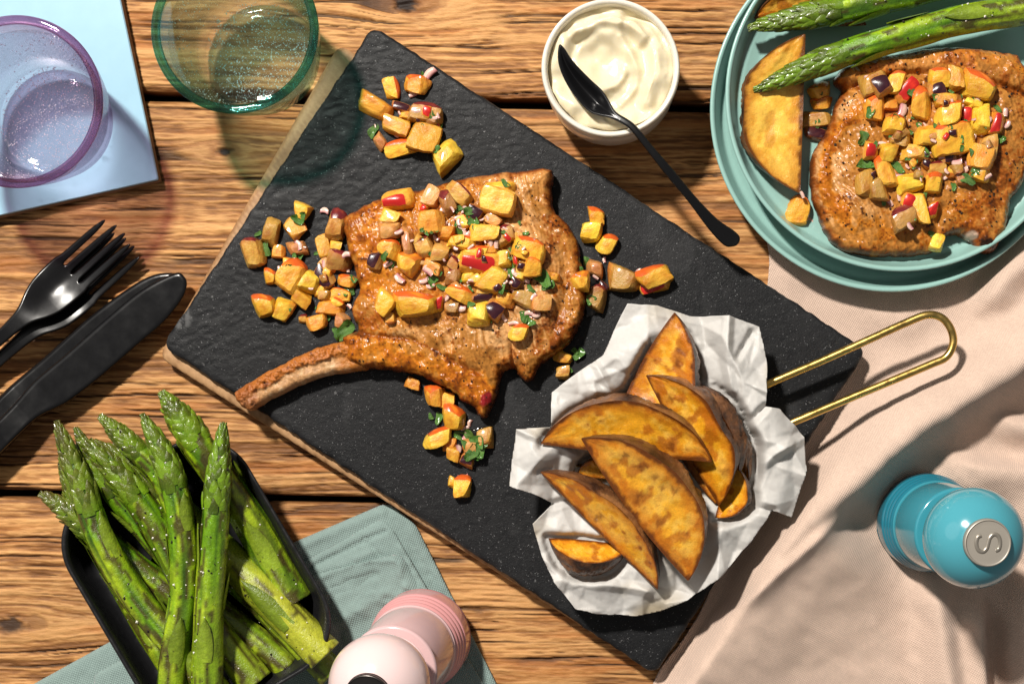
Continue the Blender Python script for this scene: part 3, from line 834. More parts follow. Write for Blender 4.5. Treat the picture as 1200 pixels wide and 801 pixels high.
def tumbler(label, wlabel, rim_px, rim_r, z0, h, rb, glass, water, seed, level, lip, bub):
    c = W(*rim_px, z0 + h); R = rim_r * PX * (CH - z0 - h) / CH
    wall = 0.0021
    def outer(z): # outer radius at height z
        t = z / h; return rb + (R - rb) * (0.62 * t + 0.38 * math.sin(t * math.pi / 2))
    prof = [(0, 0.0012), (rb * 0.70, 0.0008), (rb * 0.86, 0.0), (rb * 0.97, 0.0008)]
    zs = np.linspace(0.003, h - 0.002, 12)
    prof += [(outer(z), z) for z in zs]
    lw_ = 0.0036; prof += [(R, h - 0.0016), (R - 0.0004, h - 0.0006), (R - 0.0011, h - 0.0001), (R - lw_ * 0.5, h), (R - lw_ + 0.0010, h - 0.0003), (R - lw_ + 0.0002, h - 0.0012), (R - lw_ + 0.0002, h - 0.0024)]
    bt = 0.0095
    prof += [(outer(z) - wall, z) for z in np.linspace(h - 0.006, bt + 0.005, 11)]
    ib = outer(bt) - wall
    prof += [(ib * 0.96, bt + 0.0022), (ib * 0.88, bt + 0.0006), (ib * 0.7, bt - 0.0002), (0, bt - 0.0004)]
    p = catmull(prof, 2, False); p[:, 0] = np.maximum(p[:, 0], 0)
    V, F = lathe(p, 96)
    o = link('tumbler', mesh_np('tumbler', V, F), glass); o.location = (c[0], c[1], z0)
    tag(o, label, 'glass')
    t_ = np.linspace(0, 2 * math.pi, 14, endpoint=False)
    lp = [(R - 0.0020 + 0.00215 * math.cos(a), h - 0.0004 + 0.0016 * math.sin(a)) for a in t_]; lp.append(lp[0])
    Vl, Fl = lathe(lp, 96); link('lip', mesh_np('lip', Vl, Fl), lip, o)
    # water: slightly into the wall so that no air film is left
    zl = level; e_ = 0.0003
    wp = [(0, bt - 0.0009), (ib * 0.7, bt - 0.0007), (ib * 0.88, bt + 0.0001), (ib * 0.96 + e_, bt + 0.0017)]
    wp += [(outer(z) - wall + e_, z) for z in np.linspace(bt + 0.005, zl, 8)]
    rl = outer(zl) - wall
    wp += [(rl + e_, zl + 0.0008), (rl - 0.0006, zl + 0.0003), (rl - 0.002, zl), (0, zl)]
    V, F = lathe(np.array(wp), 96)
    w = link('water', mesh_np('water', V, F), water); w.location = (c[0], c[1], z0)
    tag(w, wlabel, 'water')
    # gas bubbles on bottom and wall
    rg = np.random.default_rng(seed); parts = []
    ico_v = np.array([(0, 0, 1), (0.89, 0, 0.45), (0.28, 0.85, 0.45), (-0.72, 0.53, 0.45), (-0.72, -0.53, 0.45), (0.28, -0.85, 0.45), (0.72, 0.53, -0.45), (-0.28, 0.85, -0.45), (-0.89, 0, -0.45), (-0.28, -0.85, -0.45), (0.72, -0.53, -0.45), (0, 0, -1)])
    ico_f = [(0, 1, 2), (0, 2, 3), (0, 3, 4), (0, 4, 5), (0, 5, 1), (1, 6, 2), (2, 7, 3), (3, 8, 4), (4, 9, 5), (5, 10, 1), (2, 6, 7), (3, 7, 8), (4, 8, 9), (5, 9, 10), (1, 10, 6), (11, 7, 6), (11, 8, 7), (11, 9, 8), (11, 10, 9), (11, 6, 10)]
    for k in range(2600):
        a = rg.uniform(0, 2 * math.pi); r = 0.00010 + 0.00030 * rg.random() ** 2
        if k % 4 != 0:
            rr = ib * 0.92 * math.sqrt(rg.uniform(0, 1)); p = np.array([rr * math.cos(a), rr * math.sin(a), bt + 0.0006 + r + 0.002 * max(0, rr / ib - 0.85)])
        else:
            z = rg.uniform(bt + 0.004, zl - 0.001); rr = outer(z) - wall - r - 0.0003; p = np.array([rr * math.cos(a), rr * math.sin(a), z])
        parts.append((ico_v * r + p, ico_f))
    V, F = join(parts)
    bo = link('bubbles', mesh_np('bubbles', V, F), bub); bo.parent = w
    tag(bo, kind='stuff')
M_bub = pm('gas_bubble_aqua', (0.42, 0.62, 0.57), rough=0.1, spec=0.6, trans=0.15, ior=1.33)
M_bub2 = pm('gas_bubble_lilac', (0.62, 0.55, 0.66), rough=0.1, spec=0.6, trans=0.15, ior=1.33)
M_lip_a = glass_mat('aqua_lip', (0.42, 0.80, 0.76), (0.05, 0.46, 0.44), 1.5, 0.06, 1.8)
M_lip_l = glass_mat('lilac_lip', (0.82, 0.62, 0.75), (0.45, 0.18, 0.34), 1.5, 0.06, 1.8)
M_water = glass_mat('water', (0.99, 1.0, 0.995), (0.90, 0.95, 0.94), 1.33, 0.14)
M_lilac = glass_mat('lilac_glass', (0.97, 0.925, 0.975), (0.76, 0.55, 0.70), 1.5, 0.16, 1.8)
M_aqua = glass_mat('aqua_glass', (0.95, 0.99, 0.98), (0.42, 0.78, 0.73), 1.5, 0.16, 1.8)
tumbler('lilac tinted drinking glass standing on the blue tile', 'sparkling water inside the lilac glass', (19, 119), 101, 0.0062, 0.056, 0.0275, M_lilac, M_water, 5, 0.043, M_lip_l, M_bub2)
tumbler('aqua green tinted drinking glass standing on bare wood', 'sparkling water inside the aqua green glass', (275, 35), 98, 0.0, 0.060, 0.0285, M_aqua, M_water, 6, 0.045, M_lip_a, M_bub)

# ------------------------------------------------------------------ pork chops
def zpt(scale, ox, oy, pts): return [(x / scale + ox, y / scale + oy) for x, y in pts]
GOLD = np.array([0.47, 0.165, 0.014]); RUST = np.array([0.25, 0.058, 0.006]); SEAR = np.array([0.085, 0.022, 0.006])
TAN = np.array([0.38, 0.155, 0.030]); PALE = np.array([0.52, 0.285, 0.115]); FAT = np.array([0.55, 0.27, 0.09]); CHAR = np.array([0.022, 0.010, 0.006])

def gauss(P, x, y, rx, ry=None, ang=0.0):
    ry = ry or rx; c, s = math.cos(ang), math.sin(ang)
    dx, dy = P[:, 0] - x, P[:, 1] - y
    return np.exp(-((dx * c + dy * s) / rx) ** 2 - ((-dx * s + dy * c) / ry) ** 2)

def line_w(P, line, w, asym=1.0):
    d, s, t = poly_dist_line(P, catmull(line, 5, False))
    ww = np.where(s > 0, w, w * asym)
    return np.exp(-(d / ww) ** 2), s, t

M_meat = pm('seared_meat', None, rough=0.3, spec=0.26, coat=0.0, var=[(420, 0.16), (1500, 0.14)],
            rvar=(200, 0.10, 0.36), bump=[(750, 0.22, 0.0006)])

def meat_cols(P, sd, seed, pale_m, gold_m, sear_m, fat_m, dirv):
    n1 = fbm(P[:, 0] / 24, P[:, 1] / 24, 4, seed); n2 = fbm(P[:, 0] / 8, P[:, 1] / 8, 4, seed + 3, gain=0.65); n3 = fbm(P[:, 0] / 2.4, P[:, 1] / 2.4, 2, seed + 5)
    pu = P @ np.array(dirv); pv = P @ np.array([-dirv[1], dirv[0]])
    wv = 8 * fbm(P[:, 0] / 30, P[:, 1] / 30, 2, seed + 6)
    fib = fbm((pu + wv) / 22, (pv + wv) / 3.2, 3, seed + 7)                       # muscle fibres
    c = np.broadcast_to(TAN, (len(P), 3)).copy()
    c = mixc(c, PALE, sst(0.15, 0.75, pale_m * (0.9 + 0.9 * fib) + 0.35 * n1))
    g_ = gold_m - 0.06 + 0.75 * n1 + 0.6 * n2 + 0.2 * n3
    c = mixc(c, GOLD, sst(0.05, 0.55, g_))
    c = mixc(c, [0.36, 0.100, 0.008], sst(0.40, 0.85, g_) * 0.75)
    c = mixc(c, FAT, np.clip(fat_m + 0.25 * n2, 0, 1) * (fat_m > 0.02))
    c = c * (1 + 0.30 * fib + 0.16 * n3)[:, None]
    c = mixc(c, RUST, sst(0.10, 0.60, 1.2 * sear_m + 0.8 * n2 + 0.35 * n3 + 0.4 * n1) * 0.85)
    edge = np.exp(-sd / 9.0)
    c = mixc(c, RUST, sst(0.25, 0.75, edge * (1.0 + 0.9 * n2)) * 0.9)
    c = mixc(c, SEAR, np.clip(sst(0.35, 0.8, np.exp(-sd / 4.0) * (1.0 + 1.2 * n2)) + sst(0.45, 0.75, sear_m + 0.7 * n2 + 0.3 * n1) * 0.85, 0, 1) * 0.85)
    c = mixc(c, [0.16, 0.040, 0.006], sst(0.30, 0.50, vn(P[:, 0] / 2.2, P[:, 1] / 2.2, seed + 15) * 0.7 + 0.5 * n2 + 0.2 * sear_m - 0.1) * 0.6)
    c = mixc(c, CHAR, sst(0.52, 0.66, n2 + 0.35 * n3 + 0.25 * sear_m) * 0.8)
    relief = 0.00055 * n2 + 0.00008 * n3 + 0.00042 * fib
    return np.clip(c, 0.004, 0.9), relief

# --- bone-in chop on the slate
m1 = zpt(2.502, 260, 180, [(352, 190), (390, 160), (430, 140), (480, 124), (560, 105), (640, 86), (720, 66), (800, 55), (880, 46), (955, 42), (971, 56), (968, 110), (976, 165), (1010, 198), (1040, 250), (1054, 310),
      (1060, 380), (1066, 430), (1056, 480), (1036, 530), (1000, 572), (960, 602), (932, 622), (915, 655), (895, 670), (872, 656), (855, 630), (824, 642), (810, 690), (796, 732), (770, 772), (746, 768),
      (735, 742), (702, 728), (680, 700), (640, 680), (590, 655), (540, 642), (480, 634), (420, 630), (385, 622), (362, 600), (358, 560), (350, 535), (392, 514), (380, 480), (378, 440), (397, 410), (400, 385), (386, 340), (370, 290), (358, 240)])
P, sd, Q, _ = blob(m1, 0.95, 5, wob=1.8, wob_f=0.16, seed=201)
sdw = sd * (1 + 0.5 * fbm(P[:, 0] / 16, P[:, 1] / 16, 3, 202)); base = 0.0030 + 0.0105 * np.sqrt(np.clip(1 - (1 - np.clip(sdw / 13, 0, 1)) ** 2, 0, 1)) + 0.0030 * sst(8, 50, sd)
lump = 0.0016 * fbm(P[:, 0] / 40, P[:, 1] / 40, 3, 203) + 0.0007 * fbm(P[:, 0] / 11, P[:, 1] / 11, 3, 204) + 0.00025 * fbm(P[:, 0] / 3.5, P[:, 1] / 3.5, 2, 205)
seam1, s1, _ = line_w(P, [(575, 248), (610, 258), (640, 270), (660, 300), (662, 345), (650, 380)], 6.0, 1.6)     # eye / fat border
seam2, s2, _ = line_w(P, [(404, 388), (440, 394), (480, 398), (505, 408), (535, 425), (560, 436)], 3.6)
seam3, s3, _ = line_w(P, [(600, 398), (602, 418), (604, 434)], 3.2)
seam4, s4, _ = line_w(P, [(472, 372), (492, 388), (512, 408)], 5)
rib, _, _ = line_w(P, [(405, 412), (450, 412), (500, 428), (540, 446), (566, 462)], 17)
fatcap, _, _ = line_w(P, [(520, 225), (570, 212), (620, 203), (648, 202)], 16)
h = base + lump - 0.0026 * seam1 - 0.0016 * seam2 - 0.0032 * seam3 - 0.0016 * seam4 + 0.0006 * rib + 0.0016 * fatcap
h -= 0.0030 * gauss(P, 590, 360, 30, 20) * 0.4
sk = gauss(P, 470, 300, 50, 60); h += 0.0010 * sk
h[sd <= 1e-6] = 0.0030
zt = Z_SL + np.maximum(h, 0.0012)
gold = 0.9 * gauss(P, 425, 290, 55, 90) + 0.9 * rib + 0.45 * gauss(P, 560, 450, 30, 25) + 0.7 * gauss(P, 530, 230, 60, 14, -0.25) + 0.25 * gauss(P, 655, 360, 18, 60) - 0.1
pale = 0.9 * gauss(P, 620, 330, 45, 80) + 0.5 * gauss(P, 560, 390, 60, 22) + 0.5 * gauss(P, 470, 390, 40, 10) + 0.4 * gauss(P, 615, 235, 30, 22)
sear = 0.55 * gauss(P, 410, 265, 30, 40) + 0.5 * gauss(P, 425, 375, 26, 16) + 0.6 * gauss(P, 655, 400, 24, 45) + 0.5 * seam2 + 0.35 * gauss(P, 480, 218, 60, 9, -0.25) + 0.4 * gauss(P, 545, 460, 20, 18) + 0.45 * gauss(P, 645, 290, 12, 40, 0.3)
fat = 0.8 * fatcap * gauss(P, 615, 210, 50, 30) + 0.8 * gauss(P, 600, 405, 6, 20) + 0.6 * np.exp(-((poly_dist_line(P, catmull([(582, 256), (612, 268), (640, 285), (650, 310)], 5, False))[0]) / 5) ** 2)
c, rel_ = meat_cols(P, sd, 207, pale, gold, sear, fat, (0.35, 0.94)); zt = np.where(sd > 1e-6, zt + rel_ * sst(0, 5, sd), zt)
raw = gauss(P, 570, 467, 7, 13, 0.4)
c = mixc(c, [0.24, 0.015, 0.018], sst(0.35, 0.7, raw + 0.25 * fbm(P[:, 0] / 5, P[:, 1] / 5, 2, 209)))
zb = Z_SL + 0.0030 * (1 - np.clip(sd / 6, 0, 1)) ** 2 - 0.0002
V, F, inn = solid(P, sd, Q, zt, zb, Z_SL + 0.010)
chop = thing('pork_chop', 'seared bone-in pork chop with long curved rib on black slate', 'pork chop', W(500, 330, Z_SL))
def child(nm, V, F, m, par, col=None, smooth=True):
    o = build(nm, V - np.array(par.location), F, m, None, smooth, col); o.parent = par; return o
child('meat', V, F, M_meat, chop, np.concatenate([c, c[inn] * 0.7]))
zm_stamp(V); CHOP1 = (V[:len(P)], P, sd)
# --- rib bone
b1 = zpt(2.502, 260, 180, [(372, 548), (330, 553), (300, 561), (240, 584), (180, 614), (130, 639), (92, 662), (55, 684), (36, 702), (42, 722), (60, 744), (86, 752), (112, 738), (150, 717), (220, 683), (300, 654), (370, 640), (425, 630), (420, 590), (400, 560)])
P, sd, Q, _ = blob(b1, 1.0, 5, wob=1.4, wob_f=0.25, seed=221)
d, s, t = poly_dist_line(P, catmull(zpt(2.502, 260, 180, [(400, 590), (300, 608), (200, 648), (120, 694), (55, 725)]), 6, False))
crust = sst(-3, 2, d * s * 1.0 - 2.0 + 3 * fbm(P[:, 0] / 8, P[:, 1] / 8, 3, 223))   # browned meat along one side
h = 0.0035 + 0.0066 * np.sqrt(np.clip(1 - (1 - np.clip(sd / 9, 0, 1)) ** 2, 0, 1)) + 0.0006 * fbm(P[:, 0] / 8, P[:, 1] / 8, 3, 224) + (0.0016 + 0.0022 * fbm(P[:, 0] / 5, P[:, 1] / 5, 4, 226, gain=0.65)) * np.maximum(crust, sst(0.8, 0.95, t))
h[sd <= 1e-6] = 0.0035
n2 = fbm(P[:, 0] / 6, P[:, 1] / 6, 3, 225)
n5 = fbm(P[:, 0] / 2.5, P[:, 1] / 2.5, 2, 228); c = np.broadcast_to([0.44, 0.235, 0.10], (len(P), 3)).copy() * (1 + 0.3 * n5)[:, None]
c = mixc(c, [0.58, 0.38, 0.20], sst(0.0, 0.5, n2)); c = mixc(c, [0.36, 0.110, 0.014], sst(0.2, 0.7, crust + 0.3 * n2) * 0.95); c = mixc(c, [0.15, 0.035, 0.006], sst(0.25, 0.55, n5 * 0.6 + n2 * 0.6) * 0.7 * crust)
c = mixc(c, [0.38, 0.125, 0.014], sst(0.22, 0.06, t + 0.08 * n2) * 0.9); endc = sst(0.78, 0.93, t + 0.1 * n2); c = mixc(c, [0.28, 0.085, 0.02], 0.85 * endc); c = mixc(c, SEAR, sst(0.35, 0.6, n2) * 0.6 * np.maximum(endc, crust))
zb = Z_SL + 0.0035 * (1 - np.clip(sd / 6, 0, 1)) ** 2 - 0.0001
V, F, inn = solid(P, sd, Q, Z_SL + h, zb, Z_SL + 0.008)
M_bone = pm('roasted_bone', None, rough=0.42, spec=0.45, var=[(500, 0.12), (2000, 0.15)], bump=[(500, 0.4, 0.0008), (1800, 0.5, 0.0005)])
child('rib_bone', V, F, M_bone, chop, np.concatenate([c, c[inn] * 0.7])); zm_stamp(V)

# --- chop on the plate
m2 = zpt(2.2875, 800, 0, [(408, 205), (440, 175), (500, 155), (580, 140), (650, 128), (720, 121), (800, 127), (860, 137), (897, 144), (915, 172), (945, 205), (958, 280), (955, 360), (940, 440), (912, 498), (888, 530), (880, 562), (876, 605), (862, 642),
      (842, 670), (815, 678), (790, 672), (779, 652), (758, 638), (738, 627), (714, 632), (692, 650), (680, 670), (640, 682), (560, 685), (500, 683), (440, 671), (402, 646), (376, 604), (364, 565), (350, 530), (345, 480), (346, 430), (358, 396), (388, 350), (404, 300), (418, 262), (430, 238), (412, 224)])
P, sd, Q, _ = blob(m2, 0.95, 5, wob=1.6, wob_f=0.16, seed=231)
sdw = sd * (1 + 0.5 * fbm(P[:, 0] / 16, P[:, 1] / 16, 3, 232)); h = 0.0028 + 0.0100 * np.sqrt(np.clip(1 - (1 - np.clip(sdw / 13, 0, 1)) ** 2, 0, 1)) + 0.0030 * sst(8, 50, sd)
h += 0.0014 * fbm(P[:, 0] / 36, P[:, 1] / 36, 3, 233) + 0.0007 * fbm(P[:, 0] / 11, P[:, 1] / 11, 3, 234) + 0.00025 * fbm(P[:, 0] / 3.5, P[:, 1] / 3.5, 2, 235)
capl, cs, _ = line_w(P, [(985, 88), (1020, 80), (1060, 72), (1110, 68), (1160, 72), (1195, 85)], 14)
seam, _, _ = line_w(P, [(990, 106), (1040, 92), (1090, 88), (1150, 96), (1200, 112)], 4.0)
arc, sa, _ = line_w(P, [(1012, 122), (992, 142), (975, 165), (966, 195), (968, 225), (985, 250)], 9)
lob, _, _ = line_w(P, [(1105, 245), (1098, 262), (1102, 280)], 5)
h += 0.0026 * capl - 0.0032 * seam + 0.0018 * arc - 0.0020 * lob
h[sd <= 1e-6] = 0.0028
zt = Z_PL + np.maximum(h, 0.0012)
gold = 0.95 * arc + 0.6 * gauss(P, 1010, 265, 50, 25) + 0.7 * capl + 0.5 * gauss(P, 1140, 250, 30, 40) - 0.1
pale = 0.8 * gauss(P, 965, 190, 22, 60) + 0.5 * gauss(P, 1010, 250, 60, 30) + 0.6 * gauss(P, 985, 120, 18, 22)
sear = 0.55 * gauss(P, 1165, 200, 35, 50) + 0.45 * gauss(P, 1150, 270, 30, 25) + 0.4 * arc * gauss(P, 985, 160, 20, 40) + 0.4 * seam + 0.35 * gauss(P, 1180, 95, 40, 20)
fat = 0.5 * capl * gauss(P, 1080, 80, 80, 20)
c, rel_ = meat_cols(P, sd, 237, pale, gold, sear, fat, (0.5, 0.87)); zt = np.where(sd > 1e-6, zt + rel_ * sst(0, 5, sd), zt)
c = mixc(c, [0.42, 0.30, 0.22], sst(0.4, 0.8, gauss(P, 1138, 276, 9, 7))); c = mixc(c, CHAR, sst(0.35, 0.75, gauss(P, 1156, 286, 13, 9) + 0.3 * fbm(P[:, 0] / 5, P[:, 1] / 5, 2, 238)))
zb = Z_PL + 0.0028 * (1 - np.clip(sd / 6, 0, 1)) ** 2 - 0.0002
V, F, inn = solid(P, sd, Q, zt, zb, Z_PL + 0.010)
chop2 = build('pork_chop', V, F, M_meat, None, True, np.concatenate([c, c[inn] * 0.7]))
tag(chop2, 'peppered seared pork chop lying on the upper teal plate', 'pork chop'); zm_stamp(V); CHOP2 = (V[:len(P)], P, sd)

# ------------------------------------------------------------------ potato wedges
M_flesh = pm('roast_potato_flesh', None, rough=0.26, spec=0.45, coat=0.3, sss=(0.12, 0.002, (1, 0.6, 0.2)), var=[(420, 0.10), (1700, 0.14)], bump=[(420, 0.4, 0.0008), (1500, 0.5, 0.0005)])
M_skin = pm('roast_potato_skin', None, rough=0.36, spec=0.45, coat=0.2, var=[(380, 0.25), (1500, 0.25)], bump=[(260, 0.7, 0.0015), (1200, 0.6, 0.0006)])
def wedge(label, e1, e2, z1, z2, width, tilt, side, seed, group, beta=68, sag=0.10, dark=0.0, pale=0.0):
    """e1, e2: ends of the straight cut edge (pixels); side +1/-1: which side bulges; tilt lifts the bulging rim; width in pixels"""
    a = W(*e1, z1); b = W(*e2, z2)
    X = b - a; L = np.linalg.norm(X); X /= L
    up = np.array([0, 0, 1.0]); Yd = np.cross(up, X) * side; Yd /= np.linalg.norm(Yd)
    Zd = np.cross(X, Yd); Zd = Zd if Zd[2] > 0 else -Zd
    ct, st_ = math.cos(math.radians(tilt)), math.sin(math.radians(tilt))
    Y2 = Yd * ct + Zd * st_; Z2 = -Yd * st_ + Zd * ct
    wd = width * PX / max(ct, 0.35)
    nu, nf, ns = 80, 24, 18
    u = np.linspace(-1, 1, nu)
    R = wd * np.clip(1 - np.abs(u) ** 2.3, 0, 1) ** 0.80
    R = np.maximum(R, wd * 0.03) * (1 + 0.07 * vn(u * 2.2, u * 0 + seed, seed))
    axis_y = -sag * wd * (1 - u * u)                              # the cut edge bows out a little
    Rf = R - axis_y * 0
    def pos(uu, y, z):
        return a + X * ((uu + 1) / 2 * L)[..., None] + Y2 * y[..., None] + Z2 * z[..., None]
    be = math.radians(beta)
    parts = {}
    jj = np.linspace(0, 1, nf)
    U, J = np.meshgrid(u, jj, indexing='ij'); RR = R[:, None]; AX = axis_y[:, None]
    # upper cut face
    y = AX + (RR - AX) * J; zf = 0.05 * wd * fbm(U * 4 + seed, J * 3, 4, seed + 1) * np.sin(np.clip(J, 0, 1) * math.pi) ** 0.7 * (1 - U ** 8) - 0.05 * wd * np.sin(J * math.pi) * (1 - U * U)
    V1 = pos(U, y, zf).reshape(-1, 3)
    # lower cut face (direction rotated by -beta)
    y2 = AX + ((RR) * math.cos(be) - AX) * J; z2_ = -RR * math.sin(be) * J
    V2 = pos(U, y2, z2_ + 0 * J).reshape(-1, 3)
    F1 = grid_faces(nu, nf)
    flip = np.dot(np.cross(V1[F1[len(F1) // 2][1]] - V1[F1[len(F1) // 2][0]], V1[F1[len(F1) // 2][2]] - V1[F1[len(F1) // 2][0]]), Z2) < 0
    Fu = F1[:, ::-1] if flip else F1; Fl = F1 if flip else F1[:, ::-1]
    th = np.linspace(0, be, ns); U3, T3 = np.meshgrid(u, th, indexing='ij')
    bump_ = 1 + 0.09 * fbm(U3 * 7 + seed, T3 * 4, 4, seed + 2, gain=0.6) * sst(0.0, 0.3, T3 / be)
    V3 = pos(U3, R[:, None] * np.cos(T3) * bump_, -R[:, None] * np.sin(T3) * bump_).reshape(-1, 3)
    F3 = grid_faces(nu, ns); F3 = F3 if flip else F3[:, ::-1]
    V3, Fs = V3, F3
    # colours
    qx = (U * L / 2 / PX).ravel() + seed * 31; qy = (J * RR / PX).ravel() + seed * 17
    n1 = fbm(qx / 26, qy / 26, 2, seed + 3); n2 = fbm(qx / 8, qy / 8, 3, seed + 4); n3 = fbm(qx / 2.8, qy / 2.8, 2, seed + 5)
    edge = (np.minimum(np.minimum(J, 1 - J) * RR / wd, (1 - np.abs(U)) * 1.1)).ravel()
    spots = sst(0.16, 0.42, fbm(qx / 15, qy / 15, 2, seed + 6) + 0.25 * n2 + 0.12 * n3)
    cf = np.broadcast_to([0.68, 0.31, 0.014], (len(n1), 3)).copy()
    cf = mixc(cf, [0.84, 0.53, 0.085], np.clip(sst(-0.2, 0.4, n2 * 0.7 + 0.6 * n1) * 0.85 + pale, 0, 1))
    cf = mixc(cf, [0.44, 0.125, 0.006], sst(0.0, 0.5, n1 * 0.6 + n2 * 0.6) * 0.55 * (1 - 0.7 * pale))
    cf = mixc(cf, [0.36, 0.090, 0.005], spots * 0.80 * (1 - 0.75 * pale))
    cf = mixc(cf, [0.10, 0.024, 0.004], sst(0.58, 0.95, n1 * 0.7 + n2 * 0.7 + dark * 0.35 + 0.15 * spots - 0.4 * pale) * 0.7)
    cf = mixc(cf, [0.46, 0.130, 0.006], sst(0.34, 0.03, edge + 0.14 * n2) * 0.85 * (1 - 0.5 * pale))
    cf = mixc(cf, [0.085, 0.020, 0.004], sst(0.085, 0.02, edge + 0.055 * n2 - dark * 0.03) * 0.92)
    m1_ = fbm(U3 * 4 + seed, T3 * 2.5, 4, seed + 7).ravel()
    cs = np.broadcast_to([0.120, 0.048, 0.018], (len(m1_), 3)).copy()
    cs = mixc(cs, [0.26, 0.115, 0.040], sst(0.0, 0.6, m1_)); cs = mixc(cs, [0.030, 0.012, 0.006], sst(0.0, -0.5, m1_))
    endm = sst(0.80, 1.0, np.abs(U3)).ravel(); cs = mixc(cs, [0.045, 0.018, 0.008], 0.7 * endm)
    org = (a + b) / 2; zlow = min(V1[:, 2].min(), V2[:, 2].min(), V3[:, 2].min())
    e = thing('potato_wedge', label, 'potato wedge', (org[0], org[1], zlow), group)
    Vf = np.concatenate([V1, V2]); Ff = np.concatenate([Fu, Fl + len(V1)])
    child('flesh', Vf, Ff, M_flesh, e, np.concatenate([cf, cf])); child('skin', V3, Fs, M_skin, e, cs)
    for A_ in (V1, V2, V3): WLOW.append(A_)
    zm_stamp(np.concatenate([V1, V3]))
WLOW = []
GP = 'roast potato wedges in the basket'
zb_ = Z_SL
wedge('broad roast potato wedge standing at the back against the white paper', (722, 492), (790, 366), zb_ + .018, zb_ + .034, 58, 18, -1, 301, GP, dark=0.35)
wedge('roast potato wedge in the basket, its crisp skin turned to the handle', (757, 440), (842, 592), zb_ + .032, zb_ + .024, 45, 36, 1, 302, GP, sag=0.05, dark=0.2)
wedge('browned skin-side wedge at the basket edge next to the handle', (800, 446), (862, 562), zb_ + .022, zb_ + .018, 19, 58, 1, 303, GP)
wedge('narrow skin-side wedge outermost towards the brass handle', (822, 472), (872, 560), zb_ + .014, zb_ + .012, 14, 58, 1, 313, GP)
wedge('short orange potato wedge end resting on the white paper beside the pile', (862, 545), (838, 606), zb_ + .022, zb_ + .018, 24, 34, 1, 304, GP)
wedge('buried potato wedge whose cut face shows between two others', (778, 500), (838, 590), zb_ + .018, zb_ + .016, 40, 20, 1, 305, GP)
wedge('thin skin-side wedge wedged between the handle side and the pile', (838, 500), (876, 566), zb_ + .010, zb_ + .012, 11, 56, 1, 314, GP)
wedge('tiny bit of potato wedge peeping out under the long ones', (676, 556), (730, 560), zb_ + .012, zb_ + .012, 22, 25, 1, 306, GP)
wedge('long arched roast potato wedge lying across the back of the pile', (634, 520), (834, 541), zb_ + .030, zb_ + .036, 54, 27, 1, 307, GP, dark=0.35, sag=0.03)
wedge('largest potato wedge on top of the pile with dark roasted spots', (681, 514), (806, 680), zb_ + .044, zb_ + .030, 62, 28, 1, 308, GP, dark=0.3, pale=0.1)
wedge('slim pointed potato wedge with glossy skin beside the largest one', (633, 553), (770, 690), zb_ + .028, zb_ + .022, 34, 42, 1, 309, GP, sag=0.03)
wedge('small dark potato wedge lying skin outward on the white paper', (643, 630), (738, 640), zb_ + .018, zb_ + .018, 19, 58, -1, 310, GP, dark=0.6)
wedge('smooth golden potato wedge standing on the teal plate under asparagus', (944, 40), (938, 226), Z_PL + .014, Z_PL + .010, 70, 12, -1, 311, None, sag=0.0, pale=0.55, beta=50)
wedge('dark roasted wedge under the asparagus on the teal plate', (1015, 30), (884, 22), Z_PL + .006, Z_PL + .006, 34, 40, -1, 312, None, dark=0.6)

# ------------------------------------------------------------------ baking paper in a brass basket
pp = [(735, 357), (770, 359), (807, 371), (852, 371), (889, 383), (897, 427), (894, 476), (911, 479), (928, 496), (941, 512), (943, 550), (927, 605), (903, 597), (880, 632), (845, 670), (805, 702), (775, 716), (745, 722), (700, 719), (675, 712), (650, 680), (635, 650),
      (625, 612), (648, 589), (634, 580), (599, 567), (603, 530), (607, 502), (647, 500), (647, 460), (680, 435), (707, 417), (722, 382)]
PLc = np.array([770.0, 545.0])
pp = densify(np.array(pp, float), 4.0)
P, sd, Q, _ = blob(pp, 1.5, 0, wob=0.8, wob_f=0.08, seed=401)
rel = P - PLc; rad = np.hypot(rel[:, 0] * 0.98, rel[:, 1])
ang_ = np.arctan2(rel[:, 1], rel[:, 0])
# random creased facets: piecewise linear heights over a triangulation
from mathutils.geometry import delaunay_2d_cdt
def facets(P, spacing, seed, amp):
    rg = np.random.default_rng(seed); lo = P.min(0) - 2 * spacing; hi = P.max(0) + 2 * spacing
    pts = []
    for x in np.arange(lo[0], hi[0], spacing):
        for y in np.arange(lo[1], hi[1], spacing):
            pts.append((x + rg.uniform(-.48, .48) * spacing, y + rg.uniform(-.48, .48) * spacing))
    hz = rg.uniform(-1, 1, len(pts)) * amp
    res = delaunay_2d_cdt([Vector(p) for p in pts], [], [], 0, 1e-6)
    VV = np.array([tuple(v) for v in res[0]]); orig = [o[0] for o in res[3]]
    out = np.zeros(len(P))
    for tri in res[2]:
        A, B, C = VV[tri[0]], VV[tri[1]], VV[tri[2]]
        m = (P[:, 0] >= min(A[0], B[0], C[0])) & (P[:, 0] <= max(A[0], B[0], C[0])) & (P[:, 1] >= min(A[1], B[1], C[1])) & (P[:, 1] <= max(A[1], B[1], C[1]))
        if not m.any(): continue
        q = P[m]; d_ = (B[1] - C[1]) * (A[0] - C[0]) + (C[0] - B[0]) * (A[1] - C[1])
        l1 = ((B[1] - C[1]) * (q[:, 0] - C[0]) + (C[0] - B[0]) * (q[:, 1] - C[1])) / d_
        l2 = ((C[1] - A[1]) * (q[:, 0] - C[0]) + (A[0] - C[0]) * (q[:, 1] - C[1])) / d_
        l3 = 1 - l1 - l2; ok = (l1 >= -1e-6) & (l2 >= -1e-6) & (l3 >= -1e-6)
        val = l1 * hz[orig[tri[0]]] + l2 * hz[orig[tri[1]]] + l3 * hz[orig[tri[2]]]
        idx = np.where(m)[0][ok]; out[idx] = val[ok]
    return out
